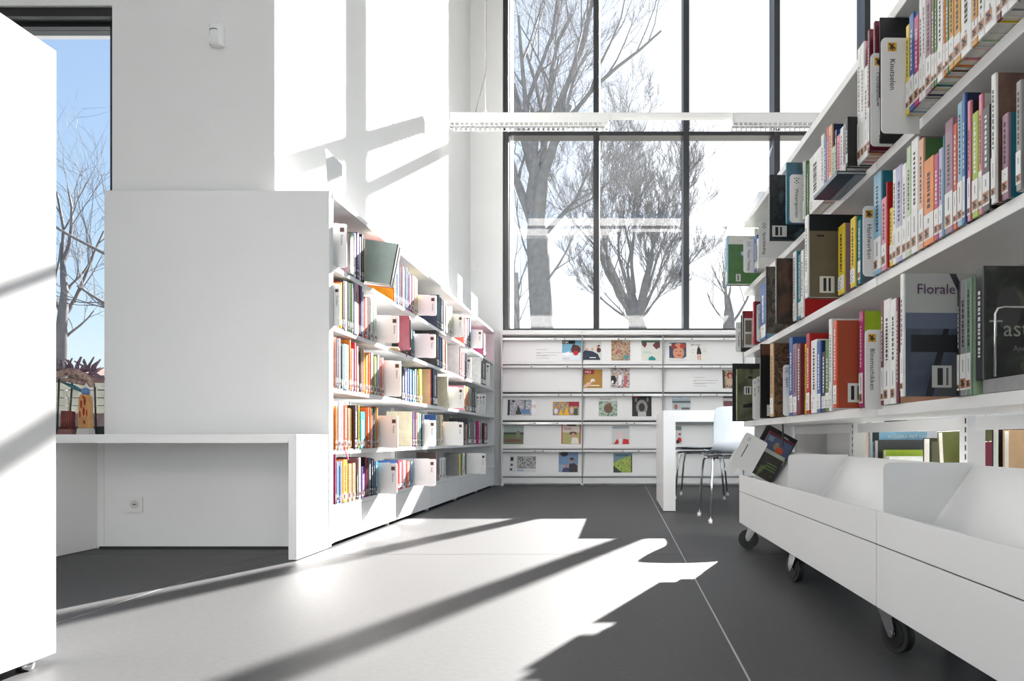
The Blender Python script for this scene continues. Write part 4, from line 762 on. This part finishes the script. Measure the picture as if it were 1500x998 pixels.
def divider_right(p0, p1, yt, word, emb, row, idx, Ymax):
    a = A-PROUD[row]; Y = min(ylocal(p1, a)+.006, Ymax-.004); pe = A-(p0-868)*Y/F; h = EH+(VY-yt)*Y/F-RZS[row]
    h = min(max(h, .16), .30)
    dup = {'Sporten': 'farther', 'Sport': 'nearer'}
    pos = rw(0, Y, RZS[row]+.0006)
    t = thing('shelf_divider', 'white divider plate reading %s, %s shelf of the right bookcase%s' % (word, CATW[row], ', beside the maroon book' if (word, idx) == ('Sport', 2) else ', beside the black book' if word == 'Sport' else ''), 'divider', pos, TH, 'white section dividers')
    zlo = {'Knutselen': -.042, 'Bloemschikken': -.012, 'Modelbouw': -.006}.get(word, 0)
    MB().prism(rrect(-pe, .12, .0, h, .012, 'ad'), 'y', -.0035, 0).build('name_plate', LABEL, t)
    if zlo: MB().prism(rrect(-pe, -.004, zlo, .014, .012, 'a'), 'y', -.0034, -.0001).build('hanging_tab', LABEL, t)
    mb = MB(); s = min(.022, pe*.62); em = min(.03, max(pe*.16, .004))
    emblem(mb, frame((-pe+em, -.0038, h-.012-s), (1, 0, 0), (0, 0, 1)), s, emb)
    th = min(.0135, s*.62)
    put_text(mb, word, frame((-pe+em+s*.25, -.0038, h-.03-s), (0, 0, -1), (1, 0, 0)), th, INK, wmax=h*.6)
    mb.build('plate_print', None, t)
    return Y
tot = 0
for row, books in RROW.items():
    a0 = A-PROUD[row]; cur = 3.845; items = [('b', b[0], b) for b in books]+[('d', (d[0]+d[1])/2, d) for d in RDIV[row]]
    items.sort(key=lambda q: q[1]); di = 0; cc_ = {}
    for kind, _, it in items:
        if kind == 'd':
            y = divider_right(*it, row, di, cur); di += 1; cur = min(cur, y-.0042); continue
        s0, s1, c1, yt, sc, cc, pr = it
        Yn = ylocal(c1, a0)
        if Yn > cur-.004: Yn = cur-.004
        spx = a0-(s1-868)*Yn/F                   # how far the spine stands proud of its neighbours
        spx = max(-.004, min(spx, .12)) if c1-s1 > 1.2 else 0
        ap = a0-spx
        Yf = ylocal(s0, ap); Yf = min(Yf, cur-.0004)
        if Yf-Yn < .004: Yn = Yf-.004
        cur = Yn; t = Yf-Yn
        h = EH+(VY-yt)*Yn/F-RZS[row]; h = min(max(h, .14), .336)
        d = min(.245, max(.13, h*.74)); 
        if isinstance(cc, bpy.types.Material): d = min(.215+spx, .25)
        k = cc_.get(sc, 0); cc_[sc] = k+1; n_same = sum(1 for q in books if q[4] == sc)
        big = {1062: 'green sports book with pale title band', 1125.5: 'large black marbled book', 1150: 'large blue book with a yellow W', 1178: 'large khaki and black album', 1219.5: 'orange red book with green garland cover', 1316.5: 'large floral art book with dark blue sculpture cover', 1077.5: 'dark olive book with golf ball photo cover', 1127.5: 'tan book with bronze root picture', 1112.5: 'black book with rust coloured top', 1450.5: 'tall rust leather-look book with large letters', 1135: 'dark brown book with white code sticker', 1121: 'dark grey book with street photo cover'}.get(s0)
        if big: lab = big+', far-end side of the %s shelf' % CATW[row] if s0 < 1200 else big+', %s shelf of the right bookcase' % CATW[row]
        elif n_same == 1: lab = 'the single %s-spined book on the %s shelf of the right bookcase' % (PAL[sc][0], CATW[row])
        else: lab = '%s %s-spined book from the far end, %s shelf of the right bookcase' % (ORD[k] if k < 16 else 'seventeenth', PAL[sc][0], CATW[row])
        near_bay = s0 > 1250
        make_book(rw(-(A-ap), Yn, RZS[row]+.0006), TH, d, t, h, sc, cc, 0, lab, 'books in the right bookcase', emb='brown' if near_bay else 'ball', lf=(0 if sc in ('ma', 'or') and not near_bay else .36 if near_bay else .26) if s1-s0 > 2.5 else 0, pr=pr, seed=int(s0))
        tot += 1
# specials of the right bookcase
def right_special():
    z = RZS[2]+.0008
    # dark herb book standing on a flat one, held by a wire bookend
    Y = ylocal(1424, A-.01)
    make_book(rw(.000, Y-.235, z), TH, .20, .215, .028, 'gy', 'gy', 0, 'silver-grey book lying flat under the black herb cover book, lowest full shelf', 'books in the right bookcase', lf=0, seed=3, parts=False)
    make_book(rw(-.006, Y-.034, z+.0285), TH, .225, .03, .235, 'dg', tastyc, 0, 'black book with herb picture behind the wire bookend at the right edge', 'books in the right bookcase', lf=0, seed=4,
              pr=[('e',.5,.75,.14,.08,(.20,.21,.17)),('e',.22,.62,.12,.2,(.26,.26,.25)),('e',.7,.5,.2,.10,(.17,.18,.14)),('t','Tasty',.03,.38,.145,(.60,.61,.56)),('t','Annick',.26,.25,.05,(.48,.48,.46)),('e',.45,.12,.12,.07,(.30,.31,.24))])
    t = thing('wire_bookend', 'bent steel wire bookend in front of the black herb book', 'bookend', rw(.0, Y-.075, z), TH)
    MB().tube([(-.010, -.01, .0305), (-.010, -.01, .155), (-.004, -.01, .166), (.008, -.01, .169), (.16, -.01, .169)], .0026, 6).build('wire', CHROME, t)
    # tall navy book behind the floral one
    # flap lying out over the upper shelf
    yk = ylocal(1262, A)
    t = thing('slate_booklet', 'dark slate booklet lying flat, jutting out over the uppermost visible shelf edge', 'book', rw(-.088, yk-.035, RZS[0]-.0125), TH, 'books in the right bookcase')
    MB().box(0, .087, 0, .225, 0, .003).box(0, .087, 0, .225, .009, .012).box(0, .003, 0, .225, .003, .009).build('cover', mat('print_slate_gloss', s2l((.30,.37,.44)), .22, noise=.1), t)
    MB().box(.0035, .086, .003, .222, .0031, .0089).build('pages', PAGES, t)
    MB().box(.055, .072, .0, .224, -.0004, -.0001).build('light_stripe', pmat((.55,.60,.64)), t)
right_special()
# books on the far side of the lowest board
lowb = [(1230.5,1237,642,'bk','the black upright book low beyond the trolley, left of the wide post',.27),(1238,1246,626,'br','the brown upright book low beyond the trolley, left of the wide post',.27)]
def lb_(u, v, w, t, z0, h, col, lab, tilt=0, pr=None, name='book'):
    root = thing(name, lab, 'book', rw(u, v, z0), TH, 'books on the low rear shelf of the right bookcase')
    if tilt: root.rotation_euler = (0, tilt, TH)
    MB().box(0, w, 0, .0025, 0, h).box(0, w, t-.0025, t, 0, h).box(w-.004, w, .0026, t-.0026, 0, h).build('cover', cmat(col) if isinstance(col, str) else col, root)
    MB().box(.003, w-.005, .0027, t-.0027, .003, h-.003).build('pages', PAGES, root)
    if pr:
        mb = MB(); prints(mb, frame((0, -.0003, 0), (1, 0, 0), (0, 0, 1)), w, h, pr); mb.build('cover_print', None, root)
    return root
zb = .2905
lb_(.322, 2.93, .20, .015, zb, .292, 'tn', 'tan book, tallest of the low row between the posts')
lb_(.322, 2.895, .226, .03, zb, .268, 'lb', 'light blue book with pale title, low rear shelf', pr=[('t','ALGEBRA MET TAAL',.28,.90,.05,(.85,.9,.92)),('r',0,.85,.12,1,(.08,.1,.12)),('r',.02,.7,.12,.8,(.1,.1,.12))])
lb_(.325, 2.845, .215, .04, zb, .235, 'dg', 'dark brown-grey book before the light blue one, low rear shelf')
lb_(.335, 2.79, .165, .03, zb, .196, 'lm', 'lime green book in front of the dark one, low rear shelf')
lb_(.322, 2.73, .20, .03, zb, .172, 'wh', 'white book low in front of the lime green one')
lb_(.322, 2.40, .065, .05, zb, .242, 'bk', 'black book with grey photo at the middle of the low rear shelf', pr=[('r',.1,.45,.9,.95,(.30,.30,.30)),('r',.1,.0,.5,.3,(.4,.2,.18))])
lb_(.324, 2.29, .20, .035, zb+.004, .258, 'ol', 'olive green book leaning slightly by the slotted post', tilt=R(-3))
lb_(.380, 2.20, .13, .03, zb+.004, .225, 'ma', 'maroon book partly hidden by the slotted post, low rear shelf', tilt=R(-3))
lb_(.322, 1.99, .20, .035, zb, .29, 'bk', 'black book with blue mark at the far right edge, low rear shelf', pr=[('r',.35,.86,.6,.94,(.2,.4,.6))])
lb_(.322, 1.94, .20, .03, zb, .264, 'tn', 'tan framed book at the right edge, low rear shelf', pr=[('r',.25,.0,1,.78,(.80,.80,.79)),('r',.5,.0,1,.25,(.25,.25,.25))])
lb_(.318, 3.13, .018, .12, zb, .225, 'bk', lowb[0][4]); lb_(.341, 3.13, .022, .12, zb, .262, 'br', lowb[1][4])
# ------------------------------------------------------------------ trolleys
TT = math.atan(.023); T0 = .666
def trolley(label, y0, y1, casters, dividers):
    M = Matrix.Translation((T0, 0, 0)) @ Matrix.Rotation(TT, 4, 'Z')
    t = thing('book_trolley', label, 'trolley', tuple(M @ Vector((0, y0, 0))), TT)
    L_ = y1-y0
    MB().box(0, .016, 0, L_, .12, .271).box(.016, .31, L_-.016, L_, .12, .271).box(.016, .31, 0, .016, .12, .271).box(.294, .31, .016, L_-.016, .12, .271).box(.016, .294, .016, L_-.016, .12, .135).build('base_box', WHITE, t, bevel=.0015)
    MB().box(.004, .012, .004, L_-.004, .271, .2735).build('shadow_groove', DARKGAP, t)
    bx('front_lip', 0, .012, 0, L_, .2736, .353, METAL_W, t, bevel=.0015)
    MB().prism([(.014, .2740), (.115, .2740), (.245, .462), (.238, .466), (.110, .280), (.014, .280)], 'y', .002, L_-.002).build('sloping_back', METAL_W, t)
    MB().prism([(.246, .462), (.252, .462), (.308, .2740), (.302, .2740)], 'y', .002, L_-.002).build('rear_slope', METAL_W, t)
    for y in dividers:
        MB().prism([(.0125, .2835), (.108, .2835), (.233, .468), (.233, .472), (.024, .472), (.016, .468), (.0125, .460)], 'y', y-y0, y-y0+.004).build('divider_panel', METAL_W, t)
    for (x, y, r) in casters:
        c = thing('x', '', ''); bpy.data.objects.remove(c)
        Mc = Matrix.Translation((x, y-y0, 0)) @ Matrix.Rotation(R(r), 4, 'Z')
        b = MB(); b.prism(rrect(-.03, .03, -.03, .03, .008), 'z', .114, .1195, None, Mc)
        b.disc((0, 0, .109), .023, .010, 'z', 16, None, Mc)
        for s in (-1, 1): b.prism([(-.022, .106), (.024, .106), (.036, .060), (.030, .040), (.018, .040), (-.010, .085)], 'x', s*.021-.0015, s*.021+.0015, None, Mc)
        ob = b.build('caster_fork', CHROME, t)
        w = MB(); w.disc((0, .024, .048), .047, .024, 'x', 26, RUBBER, Mc); 
        w.disc((0, .024, .048), .034, .030, 'x', 20, BLACK, Mc); w.disc((0, .024, .048), .008, .046, 'x', 10, CHROME, Mc)
        w.build('wheel', None, ob)
        MB().prism([(-.02, .104), (-.052, .108), (-.052, .113), (-.02, .112)], 'x', -.016, .016, None, Mc).build('brake_pedal', CHROME, ob)
trolley('long white low trolley bin with leaning books at its far end', 1.752, 3.515, [(.055, 3.44, 70), (.052, 2.64, 15), (.055, 1.80, 200), (.255, 3.44, 30), (.255, 1.83, 120)], [2.63])
trolley('nearer white low trolley bin at the right edge', -.02, 1.748, [(.055, .10, 40), (.255, 1.60, 80), (.255, .1, 10)], [1.737, .86])
# items leaning at the far end of the trolley
def leaning(px, py, Y, w, h, ang, th, mt, label, nm='book', pr=None, cat='book'):
    """centre at the given pixel; rotated in the picture plane, leaning on the sloping back"""
    c = at(px, py, Y); Rm = Matrix.Rotation(R(ang), 4, 'Y')
    t = thing(nm, label, cat, c, 0, 'items leaning in the trolley bin' ); t.rotation_euler = (0, R(ang), 0)
    if nm == 'book':
        MB().box(-w/2, w/2, 0, .002, -h/2, h/2).box(-w/2, w/2, th-.002, th, -h/2, h/2).box(-w/2, -w/2+.003, .002, th-.002, -h/2, h/2).build('cover', mt, t)
        MB().box(-w/2+.0035, w/2-.003, .0021, th-.0021, -h/2+.002, h/2-.002).build('pages', PAGES, t)
    else: MB().prism(rrect(-w/2, w/2, -h/2, h/2, .012), 'y', 0, th).build('plate', mt, t)
    if pr:
        mb = MB(); prints(mb, frame((-w/2, -.0003, -h/2), (1, 0, 0), (0, 0, 1)), w, h, pr); mb.build('print', None, t)
    return t
leaning(1131, 662, 3.46, .165, .215, 29, .012, mat('print_matt_black', s2l((.08,.08,.09)), .5, noise=.1), 'black carton with handle hole behind the leaning books in the trolley', pr=[('p',[(.55,.86),(.62,.93),(.75,.92),(.86,.86),(.80,.80),(.62,.80)],(.85,.86,.87))])
leaning(1131, 668, 3.43, .135, .205, 29, .012, cmat('ma'), 'maroon book in the leaning pile at the far end of the trolley')
leaning(1130, 671, 3.39, .128, .195, 29, .013, mat('print_denim', s2l((.26,.32,.46)), .4, noise=.15), 'blue book with small figures in the leaning pile in the trolley', pr=[('r',.05,.85,.25,.97,(.45,.5,.6)),('e',.45,.80,.10,.10,(.55,.48,.42)),('e',.62,.72,.15,.10,(.80,.30,.15)),('r',.0,.45,1,.60,(.62,.66,.60))])
leaning(1124, 681, 3.36, .118, .135, 29, .012, wave_mix('print_dark_garden', [(.08,.07,.07),(.18,.15,.13),(.10,.10,.09),(.35,.42,.22)], 20), 'dark nature book lowest in the leaning pile in the trolley', pr=[('r',0,.86,1,1,(.62,.65,.60)),('r',.45,.35,.9,.38,(.35,.48,.22)),('r',.45,.45,.9,.48,(.35,.48,.22)),('r',.45,.55,.9,.58,(.35,.48,.22)),('r',0,0,.10,.8,(.85,.85,.84))])
pl = leaning(1097, 664, 3.34, .115, .165, 29, .004, LABEL, 'white divider plate leaning over the far end of the trolley', 'loose_divider', [('r',.28,.30,.315,.70,(.12,.12,.12))], 'divider')
mb = MB(); emblem(mb, frame((-.038, -.0005, .05), (1, 0, 0), (0, 0, 1)), .017, 'ball'); mb.build('pictogram', None, pl)
lp2 = leaning(1076, 676, 3.36, .05, .12, 29, .004, LABEL, 'pale card corner poking out left of the trolley end', 'loose_divider', None, 'divider')
# ------------------------------------------------------------------ ornaments on the ledge by the left window
RB = mat('dark_red_clay', (.17, .035, .03), .6, noise=.3, nscale=30); OC = mat('ochre_clay', (.50, .26, .09), .55, noise=.2, nscale=20)
Yo = 3.40
def px3(px, py, Y=Yo): p = at(px, py, Y); return (p.x, p.z)
q = at(100, 633, Yo); t = thing('red_ornament', 'dark red ribbed pedestal ornament on the window ledge', 'ornament', (q.x, Yo, .5495))
MB().prism([(-.036, 0), (.038, 0), (.032, .026), (-.030, .026)], 'y', -.025, .025).build('foot_block', mat('dusty_red', (.20, .09, .08), .7, noise=.2), t, bevel=.002)
m = MB()
for k in range(5): m.tube([(-.020+k*.0105, -.014, .026), (-.018+k*.0097, -.012, .112)], .0062, 8)
m.box(-.022, .024, -.012, .012, .026, .110).build('ribbed_body', RB, t)
m = MB(); m.tube([(0, 0, .11), (.002, 0, .15), (-.006, 0, .19)], .0015, 5); m.tube([(.002, 0, .15), (.012, 0, .17)], .0012, 5); m.build('stem', mat('dry_stem', (.3, .28, .18), .8, noise=.1), t)
q = at(128, 633, Yo); t = thing('totem_ornament', 'ochre totem with red flame pattern on a clear foot, window ledge', 'ornament', (q.x, Yo-.01, .5495))
MB().prism([(-.031, 0), (.031, 0), (.026, .030), (-.027, .030)], 'y', -.022, .022).build('foot_block', mat('frosted_foot', (.5, .48, .46), .3, noise=.1), t, bevel=.003)
MB().prism([(-.027, .030), (.027, .030), (.024, .12), (.022, .172), (.012, .19), (-.014, .19), (-.023, .175), (-.025, .11)], 'y', -.016, .016).build('totem_body', OC, t, bevel=.003)
mb = MB()
for (a, b, c, d) in ((.30,.72,.10,.14),(.65,.82,.12,.14),(.18,.40,.08,.12),(.55,.50,.12,.14),(.85,.45,.07,.12),(.6,.16,.12,.06),(.5,.95,.08,.05)): prints(mb, frame((-.024, -.0165, .035), (1,0,0), (0,0,1)), .048, .15, [('e', a, b, c, d, (.55,.10,.06))])
mb.build('flame_pattern', None, t)
MB().tube([(-.004, 0, .188), (0, 0, .198), (.0, 0, .215), (.002, 0, .222)], [.014, .017, .015, .006], 10).build('blue_head', mat('blue_glaze', (.10, .20, .42), .3, noise=.2), t)
q = at(113, 545, Yo+.03); t = thing('dragon_ornament', 'gnarled pink-brown dragon-like sculpture with spiky crest, window ledge', 'ornament', (q.x, Yo+.035, .5495))
rr = random.Random(3); GN = wave_mix('print_gnarled_clay', [(.35,.24,.24),(.55,.45,.42),(.70,.60,.54),(.42,.30,.34)], 40)
m = MB(); zc = q.z-.5495
m.tube([(-.15, 0, zc-.06), (-.10, 0, zc-.015), (-.05, 0, zc-.0), (0, 0, zc-.01), (.05, 0, zc-.03), (.07, 0, zc-.07)], [.006, .016, .022, .024, .02, .012], 9)
m.tube([(-.11, .01, zc-.045), (-.05, .01, zc-.035), (.02, .01, zc-.055)], [.006, .014, .01], 8)
m.build('body', GN, t)
m = MB()
for k in range(15):
    a = -.1+k*.0125; m.tube([(a, 0, zc-.0), (a+rr.uniform(-.01, .012), 0, zc+.03), (a+rr.uniform(-.03, .03), rr.uniform(-.01, .01), zc+rr.uniform(.045, .075))], [.007, .006, .003], 6)
for k in range(7): m.tube([(.04, 0, zc-.02), (.07, 0, zc-.01+rr.uniform(-.01, .02)), (.10+rr.uniform(0, .03), 0, zc+rr.uniform(-.04, .03))], [.006, .005, .002], 6)
m.build('spiky_crest', mat('dark_violet_clay', (.16, .10, .14), .6, noise=.4, nscale=50), t)
MB().tube([(-.06, -.02, zc-.05), (0, -.022, zc-.075), (.05, -.02, zc-.10)], [.004, .010, .006], 7).build('teal_belly', mat('teal_glaze', (.03, .14, .18), .35, noise=.2), t)
m = MB(); m.tube([(-.09, 0, zc-.03), (-.10, 0, 0.001)], .004, 6); m.tube([(-.035, .012, zc-.03), (-.055, .012, 0.001)], .004, 6); m.tube([(.072, .012, zc-.07), (.074, .018, 0.001)], .004, 6); m.build('support_rods', mat('dark_wire', (.05,.05,.05)), t)
print('right books', tot)

card('curved translucent sign card on top of the right bookcase near its far end', .685, 3.38, 3.56, .22, CLEAR, z=1.694, curl=.035)
for o in bpy.data.objects:
    if len(o.get('label','').split()) > 16: print('LONG', o.name, o['label'])
